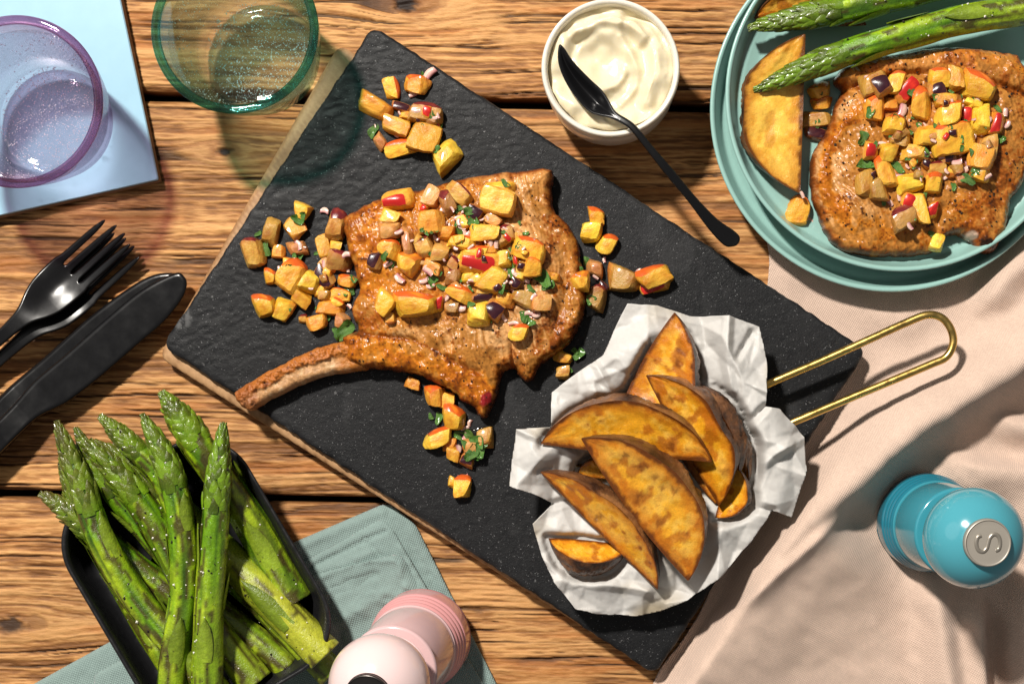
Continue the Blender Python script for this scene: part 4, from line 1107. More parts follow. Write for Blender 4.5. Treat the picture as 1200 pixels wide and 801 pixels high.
bowl = 0.004 + 0.021 * sst(52, 108, rad) + 0.006 * sst(112, 150, rad)
low = np.exp(-((np.angle(np.exp(1j * (ang_ - 1.9)))) / 0.9) ** 2)       # the sheet lies lower on this side
bowl = bowl * (1 - 0.35 * low * sst(60, 130, rad)) - 0.010 * sst(118, 185, rad) * (1 - 0.2 * low)
m_edge = sst(35, 90, rad)
fc = facets(P, 52, 402, 0.0095) * m_edge + facets(P, 25, 403, 0.0026) * (0.3 + 0.7 * m_edge) + facets(P, 10, 404, 0.0004)
for ln, am, w in [([(648, 590), (700, 575), (760, 560)], -0.004, 7), ([(607, 502), (650, 520), (690, 540)], 0.003, 6), ([(722, 470), (700, 430)], 0.003, 7), ([(852, 371), (848, 420), (858, 470)], 0.004, 8),
                  ([(894, 476), (870, 500), (862, 540)], -0.004, 7), ([(880, 390), (862, 420)], -0.003, 6), ([(941, 512), (905, 530), (870, 560)], 0.004, 9), ([(640, 655), (690, 680), (760, 690)], 0.0025, 9), ([(903, 597), (872, 590)], -0.004, 8)]:
    d, s, t = poly_dist_line(P, np.array(ln, float)); fc = fc + am * np.clip(1 - d / w, 0, 1)
z = Z_SL + np.maximum(bowl + fc + 0.0002 * fbm(P[:, 0] / 6, P[:, 1] / 6, 2, 405), 0.0012)
wl = np.concatenate(WLOW); LOW = np.full((700, 700), 1.0)
ix = np.round(wl[:, 0] / (PX * (CH - Z_SL - .015) / CH) + NX).astype(int) - 500; iy = np.round(NY - wl[:, 1] / (PX * (CH - Z_SL - .015) / CH)).astype(int) - 250
ok = (ix > 6) & (ix < 690) & (iy > 6) & (iy < 690)
for dx in range(-4, 5, 2):
    for dy in range(-4, 5, 2): np.minimum.at(LOW, (ix[ok] + dx, iy[ok] + dy), wl[ok, 2])
lim = LOW[np.clip(P[:, 0] - 500, 0, 699).astype(int), np.clip(P[:, 1] - 250, 0, 699).astype(int)]
zc_ = np.minimum(z, np.maximum(lim - 0.0008, Z_SL + 0.0010))
E_ = np.concatenate([Q[:, [0, 1]], Q[:, [1, 2]], Q[:, [2, 3]], Q[:, [3, 0]]])
dlt = z - zc_
for _ in range(10):
    acc = np.zeros(len(z)); cn = np.zeros(len(z))
    np.add.at(acc, E_[:, 0], dlt[E_[:, 1]]); np.add.at(cn, E_[:, 0], 1); np.add.at(acc, E_[:, 1], dlt[E_[:, 0]]); np.add.at(cn, E_[:, 1], 1)
    dlt = np.maximum(dlt * 0.0 + acc / np.maximum(cn, 1), z - zc_)
z = z - dlt
V, F, inn = solid(P, sd, Q, z, z - 0.00025, Z_SL + 0.015)
M_paper = pm('baking_paper', (0.78, 0.765, 0.74), rough=0.42, spec=0.35, var=[(90, 0.04), (900, 0.03)], bump=[(300, 0.25, 0.0005), (1500, 0.2, 0.0002)], specks=[(28, 0.60, 0.80, (0.56, 0.46, 0.30))])
nt = M_paper.node_tree; tb = nt.nodes.new('ShaderNodeBsdfTranslucent'); tb.inputs[0].default_value = (0.72, 0.69, 0.63, 1)
mxs = nt.nodes.new('ShaderNodeMixShader'); mxs.inputs[0].default_value = 0.42
nt.links.new(nt.nodes['Principled BSDF'].outputs[0], mxs.inputs[1]); nt.links.new(tb.outputs[0], mxs.inputs[2]); nt.links.new(mxs.outputs[0], nt.nodes['Material Output'].inputs[0])
tag(build('baking_paper', V, F, M_paper, None, True), 'crumpled white baking paper lining the basket under the potato wedges', 'paper')
PAPER = (P, z)

M_brass = pm('brass', (0.58, 0.39, 0.115), rough=0.26, metallic=1.0, rvar=(240, 0.2, 0.42), bump=[(900, 0.12, 0.0002)], var=[(300, 0.12)])
bk = thing('fry_basket', 'small brass wire basket with long loop handle on the slate', 'basket', W(*PLc, Z_SL))
zr = Z_SL + 0.0120
def ring_pts(r_px, z, n=72):
    t = np.linspace(0, 2 * math.pi, n + 1)
    return WA(np.stack([PLc[0] + r_px * np.cos(t), PLc[1] + r_px * np.sin(t)], 1), z)
def wire(nm, pts, r, sides=10):
    V, F = tube(pts, r, sides); return child(nm, V, F, M_brass, bk)
wire('rim', ring_pts(100, zr), 0.0013); wire('base_ring', ring_pts(74, Z_SL + 0.0013), 0.0012)
for k_ in range(16):
    t = 2 * math.pi * k_ / 16
    p0 = W(PLc[0] + 74 * math.cos(t), PLc[1] + 74 * math.sin(t), Z_SL + 0.0015); p1 = W(PLc[0] + 100 * math.cos(t), PLc[1] + 100 * math.sin(t), zr)
    wire('upright_wire', np.linspace(p0, p1, 4), 0.0008, 6)
hz = [(856, 492, zr - .006), (870, 469, zr - .003), (898, 451, zr + .004 * 0.35), (960, 424, zr + .006 * 0.35), (1020, 397, zr + .008 * 0.35), (1062, 378, zr + .009 * 0.35), (1086, 369, zr + .010 * 0.35), (1103, 372, zr + .010 * 0.35), (1114, 385, zr + .010 * 0.35), (1117, 402, zr + .010 * 0.35), (1109, 418, zr + .0095 * 0.35), (1090, 427, zr + .009 * 0.35),
      (1040, 448, zr + .008 * 0.35), (980, 473, zr + .006 * 0.35), (921, 498, zr + .004 * 0.35), (893, 510, zr - .003), (868, 526, zr - .006)]
wire('handle', catmull([W(*h_) for h_ in hz], 7, False), 0.00195, 14)

# ------------------------------------------------------------------ asparagus
M_stalk = pm('asparagus_green', None, rough=0.28, spec=0.5, coat=0.3, sss=(0.08, 0.0015, (0.5, 1, 0.2)), var=[(200, 0.2), (700, 0.2), (1800, 0.14)], rvar=(500, 0.16, 0.45), bump=[(350, 0.5, 0.0010), (1300, 0.5, 0.0005)],
             specks=[(330, 0.70, 0.78, (0.03, 0.022, 0.008))])
GRAIN_SITES = []
def spear(label, pts, r0, tip_len, seed, group, rt=None, dark=0.2, yel=0.3, cut_end=True, tip_dark=0.5):
    """pts: (x, y, z mm) pixels from cut end to tip; r0: radius at the cut end in pixels"""
    rg = np.random.default_rng(seed)
    C = catmull([W(p[0], p[1], p[2] * 0.001) for p in pts], 10, False)
    seg = np.linalg.norm(np.diff(C, axis=0), axis=1); s = np.concatenate([[0], np.cumsum(seg)]); L = s[-1]
    n = 150; si = np.linspace(0, L, n); C = np.stack([np.interp(si, s, C[:, i]) for i in range(3)], 1)
    tl = tip_len * PX; r0 = r0 * PX * 0.87; rt = (rt * PX * 0.87) if rt else r0 * 0.84
    T, N, B = frames(C)
    x = (si - (L - tl)) / tl
    R = np.where(x < 0, r0 + (rt - r0) * (si / max(L - tl, 1e-6)), rt * (0.97 + 0.0 * x) * np.clip(1 - np.clip(x, 0, 1) ** 1.9, 0.0, 1) ** 0.8)
    R = np.maximum(R, r0 * 0.05)
    sides = 28; a = np.arange(sides) * 2 * math.pi / sides
    sg, ag = np.meshgrid(si / (r0 * 2.0), a, indexing='ij')
    ca, sa = np.cos(ag), np.sin(ag)
    nz = fbm(sg * 0.5 + seed, ca * 1.2 + 3, 3, seed, z=sa * 1.2); rid = fbm(sg * 0.25, ca * 4, 2, seed + 3, z=sa * 4)
    wr_ = fbm(sg * 0.9, ca * 6, 2, seed + 21, z=sa * 6); RR = R[:, None] * (1 + 0.13 * nz + 0.09 * rid + 0.08 * wr_)
    V = C[:, None] + RR[..., None] * (ca[..., None] * N[:, None] + sa[..., None] * B[:, None])
    nz2 = fbm(sg * 1.6 + seed, ca * 3, 3, seed + 9, z=sa * 3)
    g1 = np.array([0.120, 0.255, 0.005]); g2 = np.array([0.290, 0.420, 0.009]); g3 = np.array([0.030, 0.085, 0.005]); y1 = np.array([0.37, 0.39, 0.030]); ch = np.array([0.045, 0.030, 0.008])
    c = np.broadcast_to(g1, RR.shape + (3,)).copy()
    c = mixc(c, g2, sst(-0.15, 0.4, nz + 0.3 * nz2)); c = mixc(c, g3, sst(0.05, -0.40, rid + 0.5 * wr_ + 0.3 * nz2) * 0.9)
    hf = fbm(sg * 0.9, ca * 9, 2, seed + 25, z=sa * 9); c = c * (1 + 0.40 * hf + 0.25 * nz2)[..., None]
    c = mixc(c, y1, np.clip((1 - si / L)[:, None] * yel * 1.4 + 0.2 * nz - 0.15, 0, 1))
    c = mixc(c, ch, sst(0.20, 0.40, nz2 + 0.25 * nz + 0.5 * hf + dark * 0.5) * 0.92)
    c = mixc(c, [0.050, 0.085, 0.010], np.clip(np.clip(x, 0, 1)[:, None] * tip_dark * 1.3, 0, 0.9))
    F = [tuple(f) for f in grid_faces(n, sides, True)]
    Vs = V.reshape(-1, 3); cc = c.reshape(-1, 3)
    e = thing('asparagus_spear', label, 'asparagus', (*C[n // 2][:2], Vs[:, 2].min()), group)
    # cut end: paler disc
    ring0 = V[0]; cen = C[0] - T[0] * r0 * 0.06
    nv = len(Vs); Vs2 = np.concatenate([Vs, cen[None]]); F2 = F + [((j + 1) % sides, j, nv) for j in range(sides)]
    cc2 = np.concatenate([cc, np.array([[0.33, 0.42, 0.14]])])
    child('stalk', Vs2, F2, M_stalk, e, cc2)
    # bud scales spiralling up the tip
    def scale_patch(s0, ang0, ln, wd, lift, rimlift):
        uu = np.linspace(0, 1, 6); vv = np.linspace(-1, 1, 5)
        U, Vv = np.meshgrid(uu, vv, indexing='ij')
        pos_s = np.clip(s0 + U * ln, 0, L * 0.999)
        Ci = np.stack([np.interp(pos_s, si, C[:, k]) for k in range(3)], -1); Ni = np.stack([np.interp(pos_s, si, N[:, k]) for k in range(3)], -1); Bi = np.stack([np.interp(pos_s, si, B[:, k]) for k in range(3)], -1)
        Rl = np.interp(s0, si, R)
        half = wd * (np.sin(np.clip(0.30 + U * 0.70, 0, 1) * math.pi) ** 0.75)
        an = ang0 + Vv * half / max(Rl, r0 * 0.35)
        rad_ = np.maximum(np.interp(pos_s, si, R), Rl * 0.50 * (1 - 0.3 * U)) + lift * (0.3 + 0.9 * np.sin(U * math.pi * 0.62)) * (1 - 0.55 * Vv ** 2) + rimlift * U ** 2
        return (Ci + rad_[..., None] * (np.cos(an)[..., None] * Ni + np.sin(an)[..., None] * Bi)).reshape(-1, 3)
    fq = [tuple(f) for f in grid_faces(6, 5)]
    parts = []; cols = []
    ns_ = 120
    for i in range(ns_):
        f = i / ns_
        s0 = L - tl * (1.02 - 0.98 * f ** 0.9); a0 = i * 2.39996 + rg.uniform(-.25, .25)
        k = 1 - 0.55 * f
        pt = scale_patch(s0, a0, tl * 0.19 * k * rg.uniform(0.75, 1.25), rt * 0.44 * k * rg.uniform(.8, 1.15), rt * rg.uniform(0.08, 0.18), rt * (-0.02 + 0.13 * rg.random() * (0.3 + tip_dark)))
        parts.append((pt, fq))
        b_ = np.array([0.115, 0.215, 0.008]) * rg.uniform(0.35, 1.5); b_ = b_ * (1 - tip_dark * (0.25 + 0.5 * f)) + np.array([0.05, 0.036, 0.010]) * tip_dark * 0.6 * f
        cu = np.repeat(np.linspace(0, 1, 6), 5)[:, None]
        ce = b_ * (1.1 - 0.5 * cu) + np.array([0.12, 0.075, 0.02]) * cu * 0.4 * (0.4 + tip_dark)
        cols.append(ce)
    Vt, Ft = join(parts)
    tip_o = child('tip', Vt, Ft, M_stalk, e, np.concatenate(cols)); tag(tip_o, 'tightly scaled asparagus bud tip')
    # triangular bracts along the stalk
    nb = int(max(3, (L - tl) / (r0 * 3.4)))
    for i in range(nb):
        s0 = (L - tl) * (0.22 + 0.76 * (i + rg.uniform(-.2, .2)) / nb)
        a0 = [0.0, 1.9, -1.7, 0.7, -0.9][i % 5] + rg.uniform(-.3, .3)
        pt = scale_patch(max(s0, 0), a0, r0 * 2.9 * rg.uniform(.8, 1.2), r0 * 0.52, r0 * 0.13, r0 * 0.10)
        b_ = np.array([0.20, 0.285, 0.018]) * rg.uniform(0.7, 1.2)
        child('bract', pt, fq, M_stalk, e, np.broadcast_to(b_, (30, 3)) * np.repeat(np.linspace(1.0, 0.6, 6), 5)[:, None] * np.tile([0.85, 1.0, 1.08, 1.0, 0.85], 6)[:, None])
    top = (Vs - np.repeat(C, sides, 0))[:, 2] > 0.55 * np.repeat(R, sides)
    GRAIN_SITES.append(Vs[top])
    zm_stamp(Vs)
GA = 'asparagus spears roasted in the black dish'
spear('asparagus spear at the very bottom beside the dish wall', [(215, 800, 13), (170, 730, 13), (130, 660, 17), (100, 600, 26), (70, 540, 33)], 19, 80, 521, GA, dark=0.35, tip_dark=0.8)
spear('short asparagus spear lying flat under the straight one', [(262, 770, 15), (235, 700, 16), (205, 630, 20), (180, 570, 28)], 18, 70, 522, GA, dark=0.3)
spear('asparagus spear lowest in the dish, its ragged tip over the plank gap', [(290, 770, 16), (210, 705, 16), (130, 640, 22), (90, 605, 28), (46, 577, 31)], 21, 78, 501, GA, dark=0.5, tip_dark=0.95)
spear('asparagus spear lying deep in the dish with cut end near its corner', [(338, 782, 14), (290, 740, 14), (230, 690, 16), (160, 610, 24), (120, 560, 31), (88, 500, 34)], 17, 85, 502, GA, dark=0.3)
spear('broad asparagus spear crossing low under the others', [(390, 790, 15), (300, 700, 15), (230, 640, 17), (170, 560, 26), (104, 515, 32)], 20, 100, 503, GA, dark=0.45, tip_dark=0.8)
spear('thick asparagus spear leaning along the dish side next to the slate', [(345, 705, 20), (310, 640, 22), (275, 580, 28), (240, 530, 35), (210, 488, 38), (188, 458, 39)], 24, 72, 504, GA, yel=0.25, dark=0.1, tip_dark=0.35)
spear('fat yellowish asparagus butt with a torn brown bract at its cut end', [(381, 768, 24), (340, 725, 24), (300, 685, 24), (255, 640, 20), (200, 590, 20), (160, 545, 22)], 25, 60, 505, GA, yel=0.95, dark=0.05)
spear('asparagus spear with browned bud lying beneath its crossing neighbours', [(300, 800, 22), (240, 720, 24), (180, 610, 30), (140, 556, 34), (92, 512, 37)], 22, 96, 506, GA, yel=0.45, dark=0.5, tip_dark=0.6)
spear('slim asparagus spear with narrow curled tip between two thick ones', [(240, 700, 26), (222, 640, 29), (190, 560, 35), (150, 518, 39), (116, 486, 41)], 17, 62, 507, GA, dark=0.35, tip_dark=0.6)
spear('long asparagus spear at the open side with charred ragged tip', [(270, 830, 28), (215, 765, 31), (160, 700, 34), (118, 630, 38), (92, 560, 41), (66, 492, 43)], 20, 110, 508, GA, yel=0.3, dark=0.25, tip_dark=0.85)
spear('long salted asparagus spear on top, leaning toward its straight neighbour', [(198, 830, 34), (206, 760, 36), (216, 690, 39), (212, 610, 43), (196, 545, 46), (166, 484, 47)], 20, 92, 509, GA, yel=0.2, dark=0.15, tip_dark=0.35)
spear('straight asparagus spear on top with a brown scorched patch', [(243, 830, 38), (244, 740, 41), (249, 660, 43), (254, 580, 46), (262, 494, 48)], 20, 98, 510, GA, yel=0.35, dark=0.2, tip_dark=0.1)
spear('upper asparagus spear on the teal plate, tip over the rim', [(1150, -30, 32), (1080, -14, 31), (1000, 8, 30), (940, 20, 29), (876, 33, 27)], 22, 108, 511, None, yel=0.1, dark=0.05, tip_dark=0.3)
spear('lower asparagus spear on the teal plate resting across wedge and chop', [(1198, 12, 33), (1120, 24, 34), (1050, 44, 34), (980, 66, 33), (882, 107, 30)], 20, 112, 512, None, yel=0.2, dark=0.1, tip_dark=0.15)

# ------------------------------------------------------------------ peach salsa: every dice its own thing
M_pf = pm('peach_flesh', None, rough=0.36, spec=0.40, coat=0.35, sss=(0.30, 0.0025, (1, 0.5, 0.12)), var=[(300, 0.14), (1300, 0.14)], bump=[(3, 0.18, 0.10), (10, 0.10, 0.04)])
M_ps = pm('peach_skin', None, rough=0.25, spec=0.5, coat=0.3, var=[(350, 0.30), (1200, 0.15)], bump=[(900, 0.15, 0.0003)])
M_on = pm('chopped_onion', None, rough=0.22, spec=0.5, coat=0.4, sss=(0.3, 0.002, (1, 0.8, 0.7)), var=[(800, 0.10)])
M_hb = pm('chopped_mint', None, rough=0.35, spec=0.5, coat=0.2, var=[(700, 0.35)], bump=[(1200, 0.6, 0.0005)])
FLESH = {'y': (0.76, 0.44, 0.045), 'o': (0.66, 0.30, 0.032), 't': (0.50, 0.24, 0.050), 'w': (0.72, 0.37, 0.035), 'r': (0.66, 0.30, 0.030), 'p': (0.46, 0.20, 0.040), 'd': (0.56, 0.28, 0.055)}
SKIN = {'w': (0.52, 0.085, 0.012), 'r': (0.42, 0.014, 0.012), 'p': (0.030, 0.006, 0.012), 'd': (0.12, 0.012, 0.014), 'o': (0.50, 0.13, 0.015)}
WORDS = {'y': 'plain yellow peach dice', 'o': 'orange fleshed peach dice', 't': 'translucent tan peach dice', 'w': 'red-rimmed yellow peach dice', 'r': 'red-skinned peach dice', 'p': 'dark purple-skinned peach dice', 'd': 'purple-rimmed tan peach dice'}
def peach_mesh(kind, lx, ly, lz, rg):
    """cut chunk: six faces, corners pushed about, edges softened; one face carries the skin and bulges"""
    cor = np.array([[sx, sy, sz] for sx in (-1, 1) for sy in (-1, 1) for sz in (-1, 1)], float)
    off = rg.uniform(-0.46, 0.46, (8, 3)) * [1, 1, 0.7]
    tp = rg.uniform(0.62, 0.98)
    cor = cor + off; cor[cor[:, 2] > 0, :2] *= tp
    n = 7; g = np.linspace(-1, 1, n); A, Bg = np.meshgrid(g, g, indexing='ij')
    A = A.ravel(); Bg = Bg.ravel(); one = np.ones_like(A)
    faces = {'+z': (A, Bg, one), '-z': (Bg, A, -one), '+y': (Bg, one, A), '-y': (A, -one, Bg), '+x': (one, A, Bg), '-x': (-one, Bg, A)}
    skin_face = '+z' if kind in 'rp' else ('+y' if kind in 'wd' else ('-y' if kind == 'o' and rg.random() < 0.4 else None))
    res = {'flesh': [], 'skin': []}
    q = grid_faces(n, n); sds = rg.integers(1000, size=3)
    for k, (x, y, z) in faces.items():
        p = np.stack([x, y, z], 1)
        wgt = np.stack([(1 + sx * x) * (1 + sy * y) * (1 + sz * z) / 8 for sx in (-1, 1) for sy in (-1, 1) for sz in (-1, 1)], 1)
        v = wgt @ cor
        ext = np.abs(p); rnd = np.sort(ext, 1)
        soft = 1.03 - 0.11 * sst(0.45, 1.0, rnd[:, 1]) - 0.08 * sst(0.45, 1.0, rnd[:, 0])
        v = v * soft[:, None]
        v = v + 0.06 * np.stack([vn(v[:, 0] * 3 + i * 7, v[:, 1] * 3, int(sds[i]), v[:, 2] * 3) for i in range(3)], 1)
        if k == skin_face:
            ax = 'xyz'.index(k[1]); sg = 1 if k[0] == '+' else -1
            oth = [i for i in range(3) if i != ax]
            v[:, ax] += sg * 0.22 * (1 - p[:, oth[0]] ** 2) * (1 - p[:, oth[1]] ** 2)
        res['skin' if k == skin_face else 'flesh'].append((v * [lx / 2, ly / 2, lz / 2], q))
    return res, skin_face
_protos = {}
def proto(kind, i):
    key = (kind, i)
    if key in _protos: return _protos[key]
    rg = np.random.default_rng(1000 + i * 31 + ord(kind))
    res, sf = peach_mesh(kind, 1, 1, 1, rg)
    V, F = join(res['flesh'])
    base = np.array(FLESH[kind]) * rg.uniform(0.62 if kind in 'tdp' else 0.85, 1.12) * np.array([1, rg.uniform(0.86, 1.14), rg.uniform(0.8, 1.3)])
    c = np.broadcast_to(base, (len(V), 3)).copy()
    nz = fbm(V[:, 0] * 3, V[:, 1] * 3, 3, 5 + i, z=V[:, 2] * 3)
    c = mixc(c, np.array(base) * [1.06, 1.22, 1.7], sst(-0.1, 0.5, nz) * 0.7); n4 = fbm(V[:, 0] * 9, V[:, 1] * 9, 2, 45 + i, z=V[:, 2] * 9); c = c * (1 + 0.22 * n4)[:, None]; c = mixc(c, base * [0.70, 0.45, 0.4], sst(0.05, 0.55, -nz) * 0.75)
    if sf:
        ax = 'xyz'.index(sf[1]); sg = 1 if sf[0] == '+' else -1
        near = sst(0.22, 0.50, V[:, ax] * sg); c = mixc(c, np.array([0.70, 0.16, 0.03]) if kind in 'wro' else np.array([0.42, 0.10, 0.04]), near * 0.55)
    elif rg.random() < 0.5:
        c = mixc(c, [0.62, 0.16, 0.02], sst(0.25, 0.55, V[:, 0]) * 0.5)
    mf = mesh_np('flesh', V, F, True, c); mf.materials.append(M_pf); ms = None
    if res['skin']:
        V, F = join(res['skin'])
        b = np.array(SKIN[kind]); nz = fbm(V[:, 0] * 4, V[:, 1] * 4, 3, 77 + i, z=V[:, 2] * 4)
        cs = mixc(np.broadcast_to(b, (len(V), 3)).copy(), b * [1.7, 2.6, 1.6] + [0.05, 0.01, 0], sst(0.1, 0.6, nz) * (0.9 if kind != 'p' else 0.4))
        ms = mesh_np('skin', V, F, True, cs); ms.materials.append(M_ps)
    _protos[key] = (mf, ms); return _protos[key]

_cnt = [0]
def drop(xp, yp, rad_px, sink, zfix=None):
    z = 0.02
    for _ in range(3):
        p = W(xp, yp, z); ix, iy = zm_disc(p[0], p[1], rad_px * PX)
        hs = ZM[ix, iy]; z = float(0.45 * hs.max() + 0.55 * np.median(hs))
    return p, z - sink, ix, iy
def dice(cluster, where, scale, ox, oy, items):
    rg = np.random.default_rng(len(items) * 13 + int(ox))
    for it in items:
        zx, zy, ln, wd, rot, kind = it
        x, y, ln, wd = zx / scale + ox, zy / scale + oy, ln / scale, wd / scale
        ln *= 0.95; wd *= 0.95
        if kind == 'y' and rg.random() < 0.3: kind = 'w'
        _cnt[0] += 1
        hz_ = min(ln, wd) * rg.uniform(0.55, 0.85); hz_ = min(max(hz_, 8), 18)
        p, z, ix, iy = drop(x, y, min(ln, wd) * 0.38, 0.0008)
        lx, ly, lz = ln * PX, wd * PX, hz_ * PX
        mf, ms = proto(kind, _cnt[0] % 9)
        o = bpy.data.objects.new('peach_piece', mf); COL.objects.link(o)
        pc = W(x, y, z + lz * 0.6)
        o.location = (pc[0], pc[1], z + lz * 0.48)
        fl = rg.choice([0, math.pi]) if kind in 'yto' else 0.0
        o.rotation_euler = (rg.uniform(-.22, .22) + (0.08 if kind in 'wd' else 0), rg.uniform(-.2, .2), math.radians(-rot) + fl)
        o.scale = (lx, ly, lz)
        size_w = 'small ' if ln * wd < 480 else ('large ' if ln * wd > 900 else 'medium ')
        tag(o, size_w + WORDS[kind] + ' ' + where, 'peach', 'diced peach ' + cluster)
        if ms is not None:
            s = bpy.data.objects.new('skin', ms); COL.objects.link(s); s.parent = o
        ZM[ix, iy] = np.maximum(ZM[ix, iy], z + lz * 0.80)

# onion shapes and mint shreds
def bits(n, fn): return [fn(np.random.default_rng(3000 + i)) for i in range(n)]
def onion_mesh(rg):
    n = 5; u = np.linspace(-1, 1, 7); v = np.linspace(0, 2 * math.pi, 8, endpoint=False)
    U, A = np.meshgrid(u, v, indexing='ij')
    r = (0.5 - 0.10 * U ** 2) * (1 + 0.18 * np.cos(3 * A + rg.uniform(0, 6)))
    bend = rg.uniform(-.35, .35) * U ** 2
    V = np.stack([U * 0.5, r * np.cos(A) + bend, r * np.sin(A) * 0.7], -1).reshape(-1, 3) * [1, 0.9, 1]
    F = [tuple(f) for f in grid_faces(7, 8, True)] + [tuple(range(8)), tuple(48 + i for i in range(8))[::-1]]
    c = mixc(np.broadcast_to([0.66, 0.44, 0.36], (len(V), 3)).copy(), [0.42, 0.11, 0.16], sst(0.1, 0.5, V[:, 1] + 0.2 * rg.uniform(-1, 1)) * 0.7)
    m = mesh_np('onion_piece', V, F, True, c); m.materials.append(M_on); return m
def mint_mesh(rg):
    n = 7; u = np.linspace(-1, 1, n)
    U, Vv = np.meshgrid(u, np.linspace(-1, 1, 5), indexing='ij')
    wd = 0.5 * np.clip(1 - U ** 2, 0.06, 1) ** 0.6
    z = 0.30 * np.sin(U * rg.uniform(1.5, 4) + rg.uniform(0, 6)) + 0.22 * np.abs(Vv) + 0.15 * np.sin(Vv * 4 + U * 5)
    V = np.stack([U * 0.5 , Vv * wd + 0.22 * np.sin(U * 2.5 + rg.uniform(0, 6)), z], -1).reshape(-1, 3)
    t = V.copy(); b = V - [0, 0, 0.10]
    q = grid_faces(n, 5); F = np.concatenate([q[:, ::-1], q + len(V)])
    VV = np.concatenate([t, b]); c = np.broadcast_to(np.array([0.045, 0.125, 0.014]) * rg.uniform(0.7, 1.5), (len(VV), 3)).copy()
    c = mixc(c, [0.13, 0.24, 0.05], sst(0.0, 0.5, fbm(VV[:, 0] * 6, VV[:, 1] * 6, 2, rg.integers(99))) * 0.6)
    m = mesh_np('mint_shred', VV, F, True, c); m.materials.append(M_hb); return m
ON = bits(6, onion_mesh); MT = bits(7, mint_mesh)
def scatter_bits(kind, cluster, where, scale, ox, oy, pts, size):
    rg = np.random.default_rng(int(ox * 7 + scale * 100) + len(pts))
    for i, q in enumerate(pts):
        x, y = q[0] / scale + ox, q[1] / scale + oy
        s = size * rg.uniform(0.75, 1.3)
        if len(q) > 2: s = q[2] / scale
        if kind == 'onion': s *= 0.78
        p, z, ix, iy = drop(x, y, 3, 0.0)
        z = float(ZM[ix, iy].max())
        me = (ON if kind == 'onion' else MT)[i % (6 if kind == 'onion' else 7)]
        o = bpy.data.objects.new('onion_piece' if kind == 'onion' else 'mint_shred', me); COL.objects.link(o)
        k = PX * s
        asp = rg.uniform(0.45, 0.8)
        hgt = k * asp * (0.75 if kind == 'onion' else 0.55)
        pc = W(x, y, z)
        o.location = (pc[0], pc[1], z + hgt * 0.25); o.scale = (k, k * asp, hgt)
        o.rotation_euler = (rg.uniform(-.3, .3), rg.uniform(-.25, .25), rg.uniform(0, 6.28))
        if kind == 'onion': tag(o, 'chopped pink onion bit ' + where, 'onion', 'chopped onion ' + cluster)
        else: tag(o, 'dark green chopped mint shred ' + where, 'herb', 'chopped mint ' + cluster)

def cluster(nm, where, scale, ox, oy, items, onions, herbs, osz=8, hsz=11):
    dice(nm, where, scale, ox, oy, items)
    scatter_bits('onion', nm, where, scale, ox, oy, onions, osz)
    scatter_bits('mint', nm, where, scale, ox, oy, herbs, hsz)

cluster('in the small heap on the slate corner', 'in the small heap on the slate corner', 5.005, 380, 60,
    [(385, 215, 130, 85, 80, 'y'), (535, 200, 145, 115, 10, 'w'), (285, 320, 190, 110, 25, 'o'), (450, 330, 110, 60, 15, 'p'), (600, 365, 180, 150, 12, 'd'), (430, 435, 185, 115, 15, 'o'), (485, 375, 120, 60, 5, 'o'),
     (700, 610, 170, 150, -40, 'y'), (330, 530, 130, 75, 48, 't'), (450, 575, 205, 90, -8, 'w'), (590, 520, 195, 160, 12, 'o'), (478, 478, 50, 60, 10, 'r')],
    [(540, 350, 70), (640, 395, 60), (520, 255, 60), (615, 130, 110), (535, 385), (300, 440)], [(290, 470, 95), (578, 150, 60), (670, 440, 60), (768, 612, 70), (660, 575, 50), (680, 525, 40), (497, 560, 30)])
cluster('beside the rib bone', 'on the slate between rib bone and meat edge', 4.005, 270, 210,
    [(335, 150, 95, 80, 15, 'y'), (300, 225, 105, 80, 45, 'o'), (100, 340, 95, 140, -12, 'd'), (190, 255, 85, 120, 12, 't'), (225, 345, 60, 65, 0, 'o'), (315, 322, 130, 75, -12, 't'), (490, 215, 95, 150, 10, 'd'), (432, 310, 70, 95, -20, 'o'), (492, 312, 65, 65, 10, 'y'),
     (505, 385, 120, 90, 18, 'd'), (455, 400, 80, 60, 30, 't'), (335, 560, 100, 75, 30, 'o'), (190, 460, 60, 75, 0, 'y'), (365, 475, 110, 110, 20, 'y'), (280, 465, 135, 165, 25, 'y'), (435, 455, 70, 130, -35, 'p'), (545, 480, 95, 60, 8, 'w'), (420, 525, 55, 80, 0, 'y'),
     (470, 602, 135, 75, 6, 'o'), (515, 545, 125, 65, 8, 'y'), (240, 615, 110, 95, 15, 'y'), (165, 595, 100, 110, -15, 'w'), (400, 665, 95, 75, -18, 'o'), (520, 672, 95, 85, 20, 't'), (270, 395, 60, 60, 20, 'o')],
    [(230, 420, 35), (228, 450, 40), (120, 315, 30), (325, 308, 60), (445, 145, 50), (545, 350, 50), (200, 230, 40), (440, 400, 50)], [(165, 320, 90), (322, 178, 70), (310, 372, 80), (275, 428, 60), (535, 708, 110), (500, 722, 60), (95, 305, 40), (565, 520, 50), (455, 650, 50), (130, 255, 40), (410, 345, 40)])
